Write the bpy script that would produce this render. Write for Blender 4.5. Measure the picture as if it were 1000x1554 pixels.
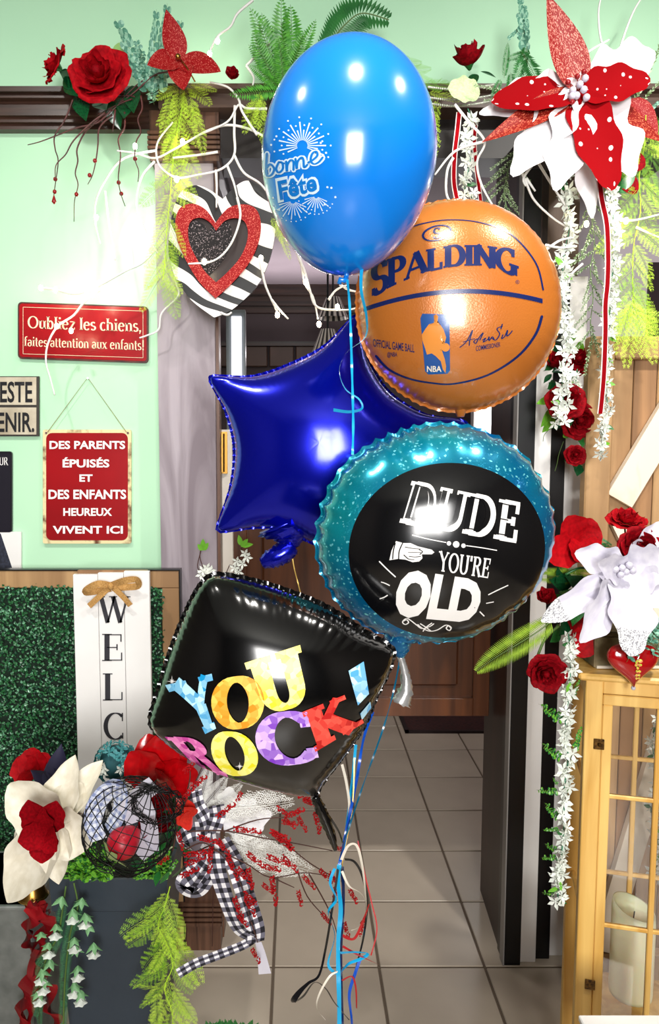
import bpy, bmesh, math, random
from mathutils import Vector, Matrix
from mathutils.bvhtree import BVHTree
random.seed(7)
for _o in list(bpy.data.objects): bpy.data.objects.remove(_o)
SC = bpy.context.scene
COL = SC.collection
PI = math.pi
# ------------------------------------------------------------------ camera
F, CX, CY, H, PT = 1110.0, 450.0, 777.0, 1.62, math.radians(5.0)
cd = bpy.data.cameras.new('camera'); cam = bpy.data.objects.new('camera', cd); COL.objects.link(cam)
cam.location = (0, 0, H); cam.rotation_euler = (PI/2 - PT, 0, 0)
cd.sensor_fit = 'VERTICAL'; cd.sensor_height = 36; cd.sensor_width = 36; cd.lens = F/1554*36
cd.shift_x = 50/1554; cd.clip_start = 0.02
SC.camera = cam
SC.view_settings.view_transform = 'Standard'; SC.view_settings.look = 'None'
SC.view_settings.gamma = 1; SC.view_settings.use_curve_mapping = False
SC.view_settings.exposure = 0.85
# ------------------------------------------------------------------ world and lights
wd = bpy.data.worlds.new('world'); SC.world = wd; wd.use_nodes = True
wd.node_tree.nodes['Background'].inputs[0].default_value = (.75, .85, 1, 1)
wd.node_tree.nodes['Background'].inputs[1].default_value = 0.6
def area(name, loc, rot, sx, sy, power, color=(1, 1, 1)):
    l = bpy.data.lights.new(name, 'AREA'); l.shape = 'RECTANGLE'; l.size = sx; l.size_y = sy
    l.energy = power; l.color = color
    o = bpy.data.objects.new(name, l); COL.objects.link(o); o.location = loc; o.rotation_euler = rot
    return o
area('daylight_window', (0.35, -2.6, 1.95), (PI/2, 0, 0), 1.15, 1.35, 95, (1, .98, .95))
def down(loc, power, tilt=(0, 0, 0), c=(1, .96, .9), r=.09, name='downlight'):
    l = bpy.data.lights.new(name, 'AREA'); l.shape = 'DISK'; l.size = r; l.energy = power; l.color = c; l.spread = math.radians(120)
    o = bpy.data.objects.new(name, l); COL.objects.link(o); o.location = loc; o.rotation_euler = tilt
down((-.95, .95, 3.08), 5, (math.radians(28), 0, 0)); down((.15, .6, 3.08), 4, (math.radians(25), 0, 0)); down((1.05, .95, 3.08), 8, (math.radians(30), 0, 0))
area('back_room_fill', (-0.9, 3.7, 2.6), (0, 0, 0), .4, .4, 5, (1, .9, .85))  # two added fill lights brighten the back room; no fixture belongs to them
area('back_room_fill', (1.3, 3.5, 2.6), (0, 0, 0), .4, .4, 6, (1, .92, .88))
area('cornice_uplight', (.2, 4.6, 2.2), (PI+.35, 0, 0), 2.6, .08, 13, (1, .93, .95))
def point(loc, power, color=(1, .95, .85), r=.012):
    l = bpy.data.lights.new('bulb_light', 'POINT'); l.energy = power; l.color = color; l.shadow_soft_size = r
    o = bpy.data.objects.new('bulb_light', l); COL.objects.link(o); o.location = loc

# ------------------------------------------------------------------ pixel -> point
def ray(px, py):
    a = (px-CX)/F; b = (CY-py)/F
    return Vector((a, b*math.sin(PT)+math.cos(PT), b*math.cos(PT)-math.sin(PT)))
def W(px, py, Y):
    d = ray(px, py); t = Y/d.y
    return Vector((d.x*t, Y, H+d.z*t))
def S(Y): return Y/F
def rnd(a, b): return random.uniform(a, b)

# ------------------------------------------------------------------ materials
def lin(h):
    h = h.lstrip('#'); c = [int(h[i:i+2], 16)/255 for i in (0, 2, 4)]
    return tuple(x/12.92 if x <= .04045 else ((x+.055)/1.055)**2.4 for x in c)+(1,)
MATS = {}
def mat(name, c1, c2=None, scale=8, stretch=(1, 1, 1), rough=.5, metal=0, coat=0, bump=0, detail=4, coord='Object',
        emit=0, tex='noise', lo=.35, hi=.65, spec=.5, bscale=None, sheen=0):
    if name in MATS: return MATS[name]
    m = bpy.data.materials.new(name); m.use_nodes = True; nt = m.node_tree; N = nt.nodes; L = nt.links
    b = N['Principled BSDF']
    b.inputs['Base Color'].default_value = lin(c1); b.inputs['Roughness'].default_value = rough
    b.inputs['Metallic'].default_value = metal; b.inputs['Coat Weight'].default_value = coat
    b.inputs['Coat Roughness'].default_value = .13; b.inputs['Specular IOR Level'].default_value = spec
    b.inputs['Sheen Weight'].default_value = sheen
    if emit:
        b.inputs['Emission Color'].default_value = lin(c1); b.inputs['Emission Strength'].default_value = emit
    if c2 or bump:
        tc = N.new('ShaderNodeTexCoord'); mp = N.new('ShaderNodeMapping'); mp.inputs['Scale'].default_value = stretch
        L.new(tc.outputs[coord], mp.inputs[0])
        if tex == 'noise':
            t = N.new('ShaderNodeTexNoise'); t.inputs['Detail'].default_value = detail; out = t.outputs['Fac']
            if stretch != (1, 1, 1): t.inputs['Distortion'].default_value = .8
        elif tex == 'wave':
            t = N.new('ShaderNodeTexWave'); t.inputs['Distortion'].default_value = detail
            t.inputs['Detail'].default_value = 1.5; t.inputs['Detail Scale'].default_value = .8; out = t.outputs['Fac']
        elif tex == 'cells':
            t = N.new('ShaderNodeTexVoronoi'); sp = N.new('ShaderNodeSeparateColor'); L.new(t.outputs['Color'], sp.inputs[0])
            out = sp.outputs[0]
        elif tex == 'dots':
            t = N.new('ShaderNodeTexVoronoi'); t.inputs['Randomness'].default_value = .45; out = t.outputs['Distance']
        t.inputs['Scale'].default_value = scale
        L.new(mp.outputs[0], t.inputs['Vector'])
        if c2:
            r = N.new('ShaderNodeValToRGB'); r.color_ramp.elements[0].position = lo; r.color_ramp.elements[1].position = hi
            r.color_ramp.elements[0].color = lin(c1); r.color_ramp.elements[1].color = lin(c2)
            L.new(out, r.inputs[0]); L.new(r.outputs[0], b.inputs['Base Color'])
        if bump:
            bm = N.new('ShaderNodeBump'); bm.inputs['Strength'].default_value = bump; bm.inputs['Distance'].default_value = .004
            if bscale:
                t2 = N.new('ShaderNodeTexNoise'); t2.inputs['Scale'].default_value = bscale; L.new(mp.outputs[0], t2.inputs['Vector'])
                L.new(t2.outputs['Fac'], bm.inputs['Height'])
            else: L.new(out, bm.inputs['Height'])
            L.new(bm.outputs[0], b.inputs['Normal'])
    MATS[name] = m
    return m
def glitter(name, c, c2='#ffffff', scale=900, amt=.9, coord='Object'):
    """base colour with small pale flakes"""
    if name in MATS: return MATS[name]
    m = mat(name, c, c2, scale=scale, tex='cells', lo=amt-.05, hi=amt+.05, rough=.35, coord=coord)  # pale cells put the sparkle of the flakes into the base colour
    N = m.node_tree.nodes; L = m.node_tree.links; b = N['Principled BSDF']
    v = [n for n in N if n.type == 'TEX_VORONOI'][0]; nm = N.new('ShaderNodeBump'); nm.inputs['Distance'].default_value = .002
    nm.inputs['Strength'].default_value = .6
    sp = [n for n in N if n.type == 'SEPARATE_COLOR'][0]; L.new(sp.outputs[1], nm.inputs['Height']); L.new(nm.outputs[0], b.inputs['Normal'])
    b.inputs['Metallic'].default_value = 0; b.inputs['Specular IOR Level'].default_value = .25; b.inputs['Roughness'].default_value = .5
    return m
def checks(name, n_across, n_along, a='#f4f2f6', b2='#16141f', mid='#6f6d7c'):
    m = bpy.data.materials.new(name); m.use_nodes = True; N = m.node_tree.nodes; L = m.node_tree.links; b = N['Principled BSDF']
    b.inputs['Roughness'].default_value = .8
    tc = N.new('ShaderNodeTexCoord'); sp = N.new('ShaderNodeSeparateXYZ'); L.new(tc.outputs['UV'], sp.inputs[0])
    outs = []
    for ax, n in ((0, n_along), (1, n_across)):
        mu = N.new('ShaderNodeMath'); mu.operation = 'MULTIPLY'; mu.inputs[1].default_value = n; L.new(sp.outputs[ax], mu.inputs[0])
        fr = N.new('ShaderNodeMath'); fr.operation = 'FRACT'; L.new(mu.outputs[0], fr.inputs[0])
        gt = N.new('ShaderNodeMath'); gt.operation = 'GREATER_THAN'; gt.inputs[1].default_value = .5; L.new(fr.outputs[0], gt.inputs[0]); outs.append(gt)
    ad = N.new('ShaderNodeMath'); ad.operation = 'ADD'; L.new(outs[0].outputs[0], ad.inputs[0]); L.new(outs[1].outputs[0], ad.inputs[1])
    hf = N.new('ShaderNodeMath'); hf.operation = 'MULTIPLY'; hf.inputs[1].default_value = .5; L.new(ad.outputs[0], hf.inputs[0])
    r = N.new('ShaderNodeValToRGB'); r.color_ramp.interpolation = 'CONSTANT'
    e = r.color_ramp.elements; e[0].color = lin(a); e[0].position = 0; e[1].position = .9; e[1].color = lin(b2)
    k = e.new(.3); k.color = lin(mid)
    L.new(hf.outputs[0], r.inputs[0]); L.new(r.outputs[0], b.inputs['Base Color'])
    return m
def glass(name, tint='#ffffff', refl=.12):
    m = bpy.data.materials.new(name); m.use_nodes = True; N = m.node_tree.nodes; L = m.node_tree.links
    N.remove(N['Principled BSDF']); o = [n for n in N if n.type == 'OUTPUT_MATERIAL'][0]
    t = N.new('ShaderNodeBsdfTransparent'); t.inputs[0].default_value = lin(tint); g = N.new('ShaderNodeBsdfGlossy'); g.inputs['Roughness'].default_value = .03
    fr = N.new('ShaderNodeFresnel'); fr.inputs[0].default_value = 1.45
    mx = N.new('ShaderNodeMixShader'); L.new(fr.outputs[0], mx.inputs[0]); L.new(t.outputs[0], mx.inputs[1]); L.new(g.outputs[0], mx.inputs[2])
    L.new(mx.outputs[0], o.inputs[0]); return m

# ------------------------------------------------------------------ mesh building
class MB:
    def __init__(s): s.v = []; s.f = []; s.m = []; s.uv = []
    def face(s, idx, m=0, uv=None):
        s.f.append(tuple(idx)); s.m.append(m); s.uv.append(uv or [(0, 0)]*len(idx))
    def grid(s, fn, nu, nv, m=0, wrapu=False):
        o = len(s.v)
        for i in range(nu if wrapu else nu+1):
            for j in range(nv+1): s.v.append(Vector(fn(i/nu, j/nv)))
        c = nv+1
        for i in range(nu):
            i2 = (i+1) % nu if wrapu else i+1
            for j in range(nv):
                s.face((o+i*c+j, o+i2*c+j, o+i2*c+j+1, o+i*c+j+1), m,
                       [(i/nu, j/nv), ((i+1)/nu, j/nv), ((i+1)/nu, (j+1)/nv), (i/nu, (j+1)/nv)])
        return s
    def box(s, a, b, m=0, bev=0):
        x0, y0, z0 = [min(a[i], b[i]) for i in range(3)]; x1, y1, z1 = [max(a[i], b[i]) for i in range(3)]
        if bev:
            k = bev; o = len(s.v)
            for (sx, sy, sz) in [(i, j, l) for i in (0, 1) for j in (0, 1) for l in (0, 1)]:
                X = (x0, x1)[sx]; Y = (y0, y1)[sy]; Z = (z0, z1)[sz]; dx = (k, -k)[sx]; dy = (k, -k)[sy]; dz = (k, -k)[sz]
                s.v += [Vector((X, Y+dy, Z+dz)), Vector((X+dx, Y, Z+dz)), Vector((X+dx, Y+dy, Z))]
            def n(i, j, l, ax): return o+(i*4+j*2+l)*3+ax
            for ax in range(3):
                for e in (0, 1):
                    q = [(0, 0), (1, 0), (1, 1), (0, 1)]
                    def c(u, w):
                        t = [u, w]; t.insert(ax, e); return n(t[0], t[1], t[2], ax)
                    s.face([c(u, w) for u, w in q], m)
            for ax in range(3):      # edges along axis ax
                o1, o2 = [a_ for a_ in range(3) if a_ != ax]
                for u in (0, 1):
                    for w in (0, 1):
                        def c2(e, face_ax):
                            t = [0, 0, 0]; t[ax] = e; t[o1] = u; t[o2] = w; return n(t[0], t[1], t[2], face_ax)
                        s.face((c2(0, o1), c2(1, o1), c2(1, o2), c2(0, o2)), m)
            for i in (0, 1):
                for j in (0, 1):
                    for l in (0, 1): s.face((n(i, j, l, 0), n(i, j, l, 1), n(i, j, l, 2)), m)
            return s
        o = len(s.v)
        for z in (z0, z1):
            for (x, y) in ((x0, y0), (x1, y0), (x1, y1), (x0, y1)): s.v.append(Vector((x, y, z)))
        for q in ((0, 3, 2, 1), (4, 5, 6, 7), (0, 1, 5, 4), (1, 2, 6, 5), (2, 3, 7, 6), (3, 0, 4, 7)):
            s.face([o+i for i in q], m)
        return s
    def bar(s, a, b, w, d, m=0, up=None):
        """square bar from a to b: w across the view, d in depth"""
        a = Vector(a); b = Vector(b); t = (b-a).normalized(); y = Vector(up or (0, 1, 0)); x = y.cross(t).normalized(); y = t.cross(x).normalized()
        o = len(s.v)
        for p in (a, b):
            for (i, j) in ((-1, -1), (1, -1), (1, 1), (-1, 1)): s.v.append(p+x*i*w/2+y*j*d/2)
        for q in ((0, 3, 2, 1), (4, 5, 6, 7), (0, 1, 5, 4), (1, 2, 6, 5), (2, 3, 7, 6), (3, 0, 4, 7)): s.face([o+i for i in q], m)
        return s
    def tube(s, pts, r, n=6, m=0, r1=None, cap=True):
        pts = [Vector(p) for p in pts]; o = len(s.v); K = len(pts); x = None
        for i, p in enumerate(pts):
            t = (pts[min(i+1, K-1)]-pts[max(i-1, 0)])
            t = t.normalized() if t.length > 1e-9 else Vector((0, 0, 1))
            if x is None:
                x = t.orthogonal().normalized()
            x = (x-t*x.dot(t)); x = x.normalized() if x.length > 1e-6 else t.orthogonal().normalized()
            y = t.cross(x)
            rr = r if r1 is None else r+(r1-r)*i/(K-1)
            if callable(r): rr = r(i/(K-1))
            for k in range(n):
                a = 2*PI*k/n; s.v.append(p+(x*math.cos(a)+y*math.sin(a))*rr)
        for i in range(K-1):
            for k in range(n):
                k2 = (k+1) % n; s.face((o+i*n+k, o+i*n+k2, o+(i+1)*n+k2, o+(i+1)*n+k), m)
        if cap:
            s.face([o+k for k in range(n)][::-1], m); s.face([o+(K-1)*n+k for k in range(n)], m)
        return s
    def lathe(s, prof, n=32, c=(0, 0, 0), m=0, axis='z'):
        c = Vector(c)
        def fn(u, v):
            i = min(int(round(v*(len(prof)-1))), len(prof)-1); r, z = prof[i]; a = 2*PI*u
            return c+Vector((r*math.cos(a), r*math.sin(a), z)) if axis == 'z' else c+Vector((r*math.cos(a), z, r*math.sin(a)))
        return s.grid(fn, n, len(prof)-1, m, True)
    def ball(s, c, r, n=8, m=0, sc=(1, 1, 1)):
        c = Vector(c); K = max(4, n//2+1)
        return s.grid(lambda u, v: c+Vector((r*sc[0]*math.sin(PI*v)*math.cos(2*PI*u), r*sc[1]*math.sin(PI*v)*math.sin(2*PI*u), -r*sc[2]*math.cos(PI*v))), n, K, m, True)
    def ribbon(s, pts, w, m=0, twist=0, tw0=0, side=None, n=None, waves=0):
        pts = [Vector(p) for p in pts]; K = len(pts); o = len(s.v)
        ln = [0]
        for i in range(1, K): ln.append(ln[-1]+(pts[i]-pts[i-1]).length)
        tot = ln[-1] or 1
        for i, p in enumerate(pts):
            t = (pts[min(i+1, K-1)]-pts[max(i-1, 0)]).normalized()
            sd = Vector(side) if side else t.cross(Vector((0, 1, 0)))
            if sd.length < 1e-5: sd = Vector((1, 0, 0))
            sd = (sd-t*sd.dot(t)).normalized(); nn = t.cross(sd); q = ln[i]/tot
            a = tw0+twist*q+waves*math.sin(q*19)
            d = sd*math.cos(a)+nn*math.sin(a); ww = w(q) if callable(w) else w
            s.v.append(p-d*ww/2); s.v.append(p+d*ww/2)
        for i in range(K-1):
            u0, u1 = ln[i], ln[i+1]
            s.face((o+2*i, o+2*i+2, o+2*i+3, o+2*i+1), m, [(u0, 0), (u1, 0), (u1, 1), (u0, 1)])
        return s
    def prism(s, poly, thick, back, m=0, ms=None):
        """poly: world points facing the camera; extruded +Y by thick"""
        o = len(s.v); n = len(poly); ms = m if ms is None else ms
        for p in poly: s.v.append(Vector(p))
        for p in poly: s.v.append(Vector(p)+Vector((0, thick, 0)))
        s.face(range(o, o+n), m); s.face(range(o+2*n-1, o+n-1, -1), m)
        for i in range(n): s.face((o+i, o+(i+1) % n, o+n+(i+1) % n, o+n+i), ms)
        return s
    def mesh(s, name, mats, smooth=True, org=(0, 0, 0)):
        org = Vector(org); me = bpy.data.meshes.new(name)
        me.from_pydata([tuple(Vector(p)-org) for p in s.v], [], s.f)
        for mt in (mats if isinstance(mats, (list, tuple)) else [mats]): me.materials.append(mt)
        me.polygons.foreach_set('material_index', s.m)
        if smooth: me.polygons.foreach_set('use_smooth', [True]*len(s.f))
        ul = me.uv_layers.new(name='uv'); flat = [c for u in s.uv for p in u for c in p]
        ul.data.foreach_set('uv', flat)
        me.validate(); me.update()
        return me
    def build(s, name, mats, parent=None, org=None, smooth=False, kind=None, label=None):
        if org is None: org = parent.location if parent else Vector((0, 0, 0))
        o = bpy.data.objects.new(name, s.mesh(name, mats, smooth, org)); COL.objects.link(o)
        if parent: o.parent = parent
        else: o.location = org
        if kind: o['kind'] = kind
        if label: o['label'] = label
        return o
LABELS = set()
def tag(o, label, cat, group=None):
    if label in LABELS: print('DUPLABEL', label)
    LABELS.add(label); o['label'] = label; o['category'] = cat
    if group: o['group'] = group
    return o
def thing(name, label, cat, loc, group=None):
    o = bpy.data.objects.new(name, None); COL.objects.link(o); o.location = loc; o.empty_display_size = .05
    return tag(o, label, cat, group)
def child(name, mesh, parent, mw=None):
    """link mesh object as child of parent (an unrotated empty), with world matrix mw"""
    o = bpy.data.objects.new(name, mesh); COL.objects.link(o); o.parent = parent
    if mw is not None: o.matrix_basis = Matrix.Translation(-Vector(parent.location)) @ mw
    return o
def frame(a, b, width, roll=0, depth=None, tilt=(0, 1, 0)):
    a = Vector(a); b = Vector(b); d = b-a; L = d.length; z = d/L; y = Vector(tilt); y = y-z*y.dot(z)
    if y.length < 1e-4: y = z.orthogonal()
    y.normalize(); y = Matrix.Rotation(roll, 3, z) @ y; x = y.cross(z); depth = depth or width
    return Matrix(((x.x*width, y.x*depth, z.x*L, a.x), (x.y*width, y.y*depth, z.y*L, a.y), (x.z*width, y.z*depth, z.z*L, a.z), (0, 0, 0, 1)))
def smooth(pts, n=8):
    pts = [Vector(p) for p in pts]; out = []
    for i in range(len(pts)-1):
        p0 = pts[max(i-1, 0)]; p1 = pts[i]; p2 = pts[i+1]; p3 = pts[min(i+2, len(pts)-1)]
        for k in range(n):
            t = k/n
            out.append(.5*((2*p1)+(-p0+p2)*t+(2*p0-5*p1+4*p2-p3)*t*t+(-p0+3*p1-3*p2+p3)*t**3))
    out.append(pts[-1]); return out
def path(px, Y, n=6, dY=0, jit=0):
    """px: list of (x, y[, Y])"""
    K = len(px); P = []
    for i, p in enumerate(px):
        y = p[2] if len(p) > 2 else Y+dY*i/max(K-1, 1)
        P.append(W(p[0]+rnd(-jit, jit), p[1]+rnd(-jit, jit), y))
    return smooth(P, n)
def copy_tree(root, loc, rot=None, scale=None):
    r = root.copy(); COL.objects.link(r); r.location = loc
    if rot is not None: r.rotation_euler = rot
    if scale is not None: r.scale = (scale,)*3
    for ch in root.children:
        c = ch.copy(); COL.objects.link(c); c.parent = r
        for g in ch.children:
            d = g.copy(); COL.objects.link(d); d.parent = c
    return r

# ------------------------------------------------------------------ lettering
_tc = {}
def bfont(text, bold=0.0, space=1.0):
    """sans lettering from Blender's built-in font, as 2D verts/faces normalised to its box"""
    k = (text, bold, space)
    if k in _tc: return _tc[k]
    cu = bpy.data.curves.new('t', 'FONT'); cu.body = text; cu.offset = bold; cu.space_character = space; cu.resolution_u = 3
    o = bpy.data.objects.new('t', cu); COL.objects.link(o); bpy.context.view_layer.update()
    me = bpy.data.meshes.new_from_object(o.evaluated_get(bpy.context.evaluated_depsgraph_get()))
    bm = bmesh.new(); bm.from_mesh(me)
    bpy.data.objects.remove(o); bpy.data.curves.remove(cu)
    xs = [v.co.x for v in bm.verts]; ys = [v.co.y for v in bm.verts]
    x0, x1, y0, y1 = min(xs), max(xs), min(ys), max(ys)
    for v in bm.verts: v.co = Vector(((v.co.x-x0)/(x1-x0), (v.co.y-y0)/(y1-y0), 0))
    n = max(2, 3*len(text))
    for i in range(1, n):
        bmesh.ops.bisect_plane(bm, geom=bm.verts[:]+bm.edges[:]+bm.faces[:], plane_co=(i/n, 0, 0), plane_no=(1, 0, 0))
    for i in range(1, 4):
        bmesh.ops.bisect_plane(bm, geom=bm.verts[:]+bm.edges[:]+bm.faces[:], plane_co=(0, i/4, 0), plane_no=(0, 1, 0))
    bm.verts.index_update()
    r = ([(v.co.x, v.co.y) for v in bm.verts], [[v.index for v in f.verts] for f in bm.faces]); bm.free()
    _tc[k] = r; return r
def arc(cx, cz, rx, rz, a0, a1, n=18):
    return [(cx+rx*math.cos(math.radians(a0+(a1-a0)*i/n)), cz+rz*math.sin(math.radians(a0+(a1-a0)*i/n))) for i in range(n+1)]
# skeleton letters: V vertical (x,z0,z1,serifs), H bar (x0,x1,z,tick), D diagonal (x0,z0,x1,z1,weight,serifs), A curve(points)
GL = {
 'S': (.62, [('A', arc(.31, .73, .23, .25, 20, 270, 16)), ('A', arc(.31, .25, .24, .235, 90, -160, 16)), ('T', .54, .78, .97), ('T', .06, .03, .24)]),
 'P': (.72, [('V', .17, 0, 1, 'bt'), ('A', [(.17, .97)]+arc(.38, .73, .24, .24, 90, -90, 14)+[(.17, .49)])]),
 'A': (.86, [('D', .06, 0, .42, 1, .45, 'b'), ('D', .42, 1, .80, 0, 1, 'e'), ('H', .18, .66, .32, 0)]),
 'L': (.70, [('V', .17, 0, 1, 'bt'), ('H', .17, .63, .03, .28)]),
 'D': (.84, [('V', .17, 0, 1, 'bt'), ('A', [(.17, .97)]+arc(.40, .5, .34, .47, 90, -90, 18)+[(.17, .03)])]),
 'I': (.36, [('V', .18, 0, 1, 'bt')]),
 'N': (.90, [('V', .15, 0, 1, 'bt'), ('D', .13, 1, .74, 0, 1, ''), ('V', .75, 0, 1, 't')]),
 'G': (.86, [('A', arc(.44, .5, .36, .47, 50, 330, 22)), ('V', .72, .08, .44, 't'), ('T', .68, .70, .98)]),
 'U': (.84, [('V', .17, .3, 1, 't'), ('A', arc(.43, .32, .26, .29, 180, 360, 14)), ('V', .69, .3, 1, 't')]),
 'E': (.74, [('V', .17, 0, 1, 'bt'), ('H', .17, .64, .03, .28), ('H', .17, .62, .97, -.26), ('H', .17, .48, .5, 0), ('T', .48, .40, .62)]),
 'Y': (.84, [('D', .42, .48, .10, 1, 1, 'e'), ('D', .42, .48, .74, 1, .55, 'e'), ('V', .42, 0, .5, 'b')]),
 'O': (.88, [('A', arc(.44, .5, .36, .47, 0, 360, 30))]),
 'R': (.82, [('V', .17, 0, 1, 'bt'), ('A', [(.17, .97)]+arc(.38, .75, .22, .22, 90, -90, 14)+[(.17, .53)]), ('D', .40, .52, .72, 0, 1, 'e')]),
 'C': (.82, [('A', arc(.44, .5, .36, .47, 48, 312, 24)), ('T', .69, .68, .98), ('T', .70, .05, .26)]),
 'K': (.86, [('V', .17, 0, 1, 'bt'), ('D', .22, .42, .68, 1, .6, 'e'), ('D', .36, .58, .76, 0, 1, 'e')]),
 'W': (1.2, [('D', .08, 1, .34, 0, 1, 'b'), ('D', .34, 0, .60, 1, .45, ''), ('D', .54, 1, .82, 0, 1, 'b'), ('D', .82, 0, 1.10, 1, .45, 'e')]),
 'M': (1.1, [('V', .16, 0, 1, 'bt'), ('D', .18, 1, .54, .1, 1, ''), ('D', .54, .1, .9, 1, .45, ''), ('V', .92, 0, 1, 'bt')]),
 "'": (.26, [('V', .13, .72, 1, '')]), '!': (.36, [('V', .18, .3, 1, ''), ('V', .18, 0, .13, '')]),
 ',': (.26, [('V', .13, 0, .12, ''), ('D', .16, .04, .08, -.16, .5, '')]),
 'u': (.64, [('V', .15, .2, .66, 't'), ('A', arc(.31, .2, .17, .17, 180, 340, 10)), ('V', .49, 0, .66, 'bt')]),
 'b': (.62, [('V', .14, 0, 1, 't'), ('A', arc(.33, .33, .19, .32, -150, 150, 18))]),
 'l': (.32, [('V', .16, 0, 1, 'bt')]), 'i': (.32, [('V', .16, 0, .66, 'bt'), ('V', .16, .82, .96, '')]),
 'e': (.58, [('A', arc(.29, .33, .20, .32, 10, 320, 20)), ('H', .10, .48, .38, 0)]),
 'z': (.54, [('H', .08, .46, .63, -.12), ('D', .46, .63, .08, .03, .9, ''), ('H', .08, .48, .03, .14)]),
 's': (.46, [('A', arc(.23, .49, .14, .155, 30, 270, 10)), ('A', arc(.23, .18, .16, .16, 90, -150, 10))]),
 'c': (.52, [('A', arc(.29, .33, .20, .32, 50, 315, 16))]),
 'h': (.64, [('V', .14, 0, 1, 'bt'), ('A', arc(.32, .44, .17, .20, 165, 0, 10)), ('V', .49, 0, .45, 'b')]),
 'n': (.64, [('V', .14, 0, .66, 'bt'), ('A', arc(.32, .44, .17, .20, 165, 0, 10)), ('V', .49, 0, .45, 'b')]),
 'f': (.38, [('V', .16, 0, .8, 'b'), ('A', arc(.29, .80, .13, .18, 180, 50, 8)), ('H', .04, .32, .64, 0)]),
 'a': (.56, [('A', arc(.26, .46, .17, .18, 150, 0, 8)), ('V', .43, .06, .48, 'b'), ('A', arc(.26, .19, .17, .18, 60, 330, 12))]),
 't': (.38, [('V', .16, .15, .88, ''), ('A', arc(.28, .16, .12, .15, 180, 300, 8)), ('H', .03, .32, .64, 0)]),
 'o': (.60, [('A', arc(.30, .33, .20, .32, 0, 360, 20))]),
 'x': (.58, [('D', .10, .66, .46, 0, 1, 'be'), ('D', .46, .66, .10, 0, .5, 'be')]), ' ': (.30, []),
}
def serif(text, thick=.17, thin=.06, sl=.13, gap=.0, sz=None, inner=False):
    """serif lettering drawn from strokes; returns verts, faces normalised (width 0..1, cap height 0..1)"""
    V = []; Fc = []; X = 0; sz = sz or thin
    def poly(pts, wf):
        o = len(V); K = len(pts)
        cl = (abs(pts[0][0]-pts[-1][0])+abs(pts[0][1]-pts[-1][1])) < 1e-6
        for i, p in enumerate(pts):
            a = pts[i-1] if i > 0 else (pts[-2] if cl else p); b = pts[i+1] if i < K-1 else (pts[1] if cl else p)
            dx, dz = b[0]-a[0], b[1]-a[1]; l = math.hypot(dx, dz) or 1; dx /= l; dz /= l; w = wf(dx, dz)/2
            V.append((p[0]-dz*w+X, p[1]+dx*w)); V.append((p[0]+dz*w+X, p[1]-dx*w))
        for i in range(K-1): Fc.append((o+2*i, o+2*i+2, o+2*i+3, o+2*i+1))
    def seg(x0, z0, x1, z1, w, n=None):
        n = n or max(1, int(math.hypot(x1-x0, z1-z0)/.12))
        poly([(x0+(x1-x0)*i/n, z0+(z1-z0)*i/n) for i in range(n+1)], lambda a, b: w)
    wf = lambda dx, dz: thin+(thick-thin)*abs(dz)**1.4
    for ch in text:
        w, st = GL[ch]
        for s in st:
            if s[0] == 'V':
                _, x, z0, z1, fl = s; seg(x, z0, x, z1, thick)
                if not inner:
                    if 'b' in fl: seg(x-thick/2-sl/2, z0+sz/2, x+thick/2+sl/2, z0+sz/2, sz)
                    if 't' in fl: seg(x-thick/2-sl/2, z1-sz/2, x+thick/2+(sl/2 if z1 > .9 or ch not in 'bl' else 0), z1-sz/2, sz)
            elif s[0] == 'H':
                _, x0, x1, z, tk = s; seg(x0, z, x1, z, thin)
                if tk and not inner: seg(x1-thin*.5, z, x1-thin*.5, z+tk, thin*1.1)
            elif s[0] == 'D':
                _, x0, z0, x1, z1, k, fl = s; seg(x0, z0, x1, z1, max(thin, thick*k))
                if not inner:
                    for fg, x, z in (('b', x0, z0), ('e', x1, z1)):
                        if fg in fl: zz = z-sz/2 if z > .5 else z+sz/2; seg(x-thick*k/2-sl/2, zz, x+thick*k/2+sl/2, zz, sz)
            elif s[0] == 'T':
                if not inner: seg(s[1], s[2], s[1], s[3], thin*1.2)
            else: poly(s[1], wf)
        X += w+gap
    xs = [v[0] for v in V]; x0, x1 = min(xs), max(xs)
    return ([((x-x0)/(x1-x0), z) for x, z in V], Fc)
def quad(tl, tr, br, bl, bow=0):
    def fn(u, v):
        t = (tl[0]+(tr[0]-tl[0])*u, tl[1]+(tr[1]-tl[1])*u); b = (bl[0]+(br[0]-bl[0])*u, bl[1]+(br[1]-bl[1])*u)
        return (b[0]+(t[0]-b[0])*v, b[1]+(t[1]-b[1])*v-bow*4*u*(1-u))
    return fn
def rect(x0, y0, x1, y1): return quad((x0, y0), (x1, y0), (x1, y1), (x0, y1))
def letters(name, tx, warp, surf, material, parent, label=None, lift=0):
    mb = MB(); V, Fc = tx
    for (u, v) in V:
        px, py = warp(u, v); mb.v.append(surf(px, py, lift))
    for f in Fc: mb.face(f)
    return mb.build(name, material, parent, smooth=True, label=label)
def flat(Y): return lambda px, py, lift=0: W(px, py, Y-.0008-lift)
def onto(obj, off=.0007):
    """print projected along the line of sight onto the curved front of an object"""
    me = obj.data; M = Matrix.Translation(obj.parent.location) if obj.parent else obj.matrix_world
    bv = BVHTree.FromPolygons([M @ v.co for v in me.vertices], [tuple(p.vertices) for p in me.polygons])
    O = Vector((0, 0, H))
    def fn(px, py, lift=0):
        d = ray(px, py).normalized(); h, n, i, dist = bv.ray_cast(O, d)
        if h is None: h, n, i, dist = bv.find_nearest(O+d*1.4)
        if n.dot(d) > 0: n = -n
        return h+n*(off+lift)
    return fn
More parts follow.
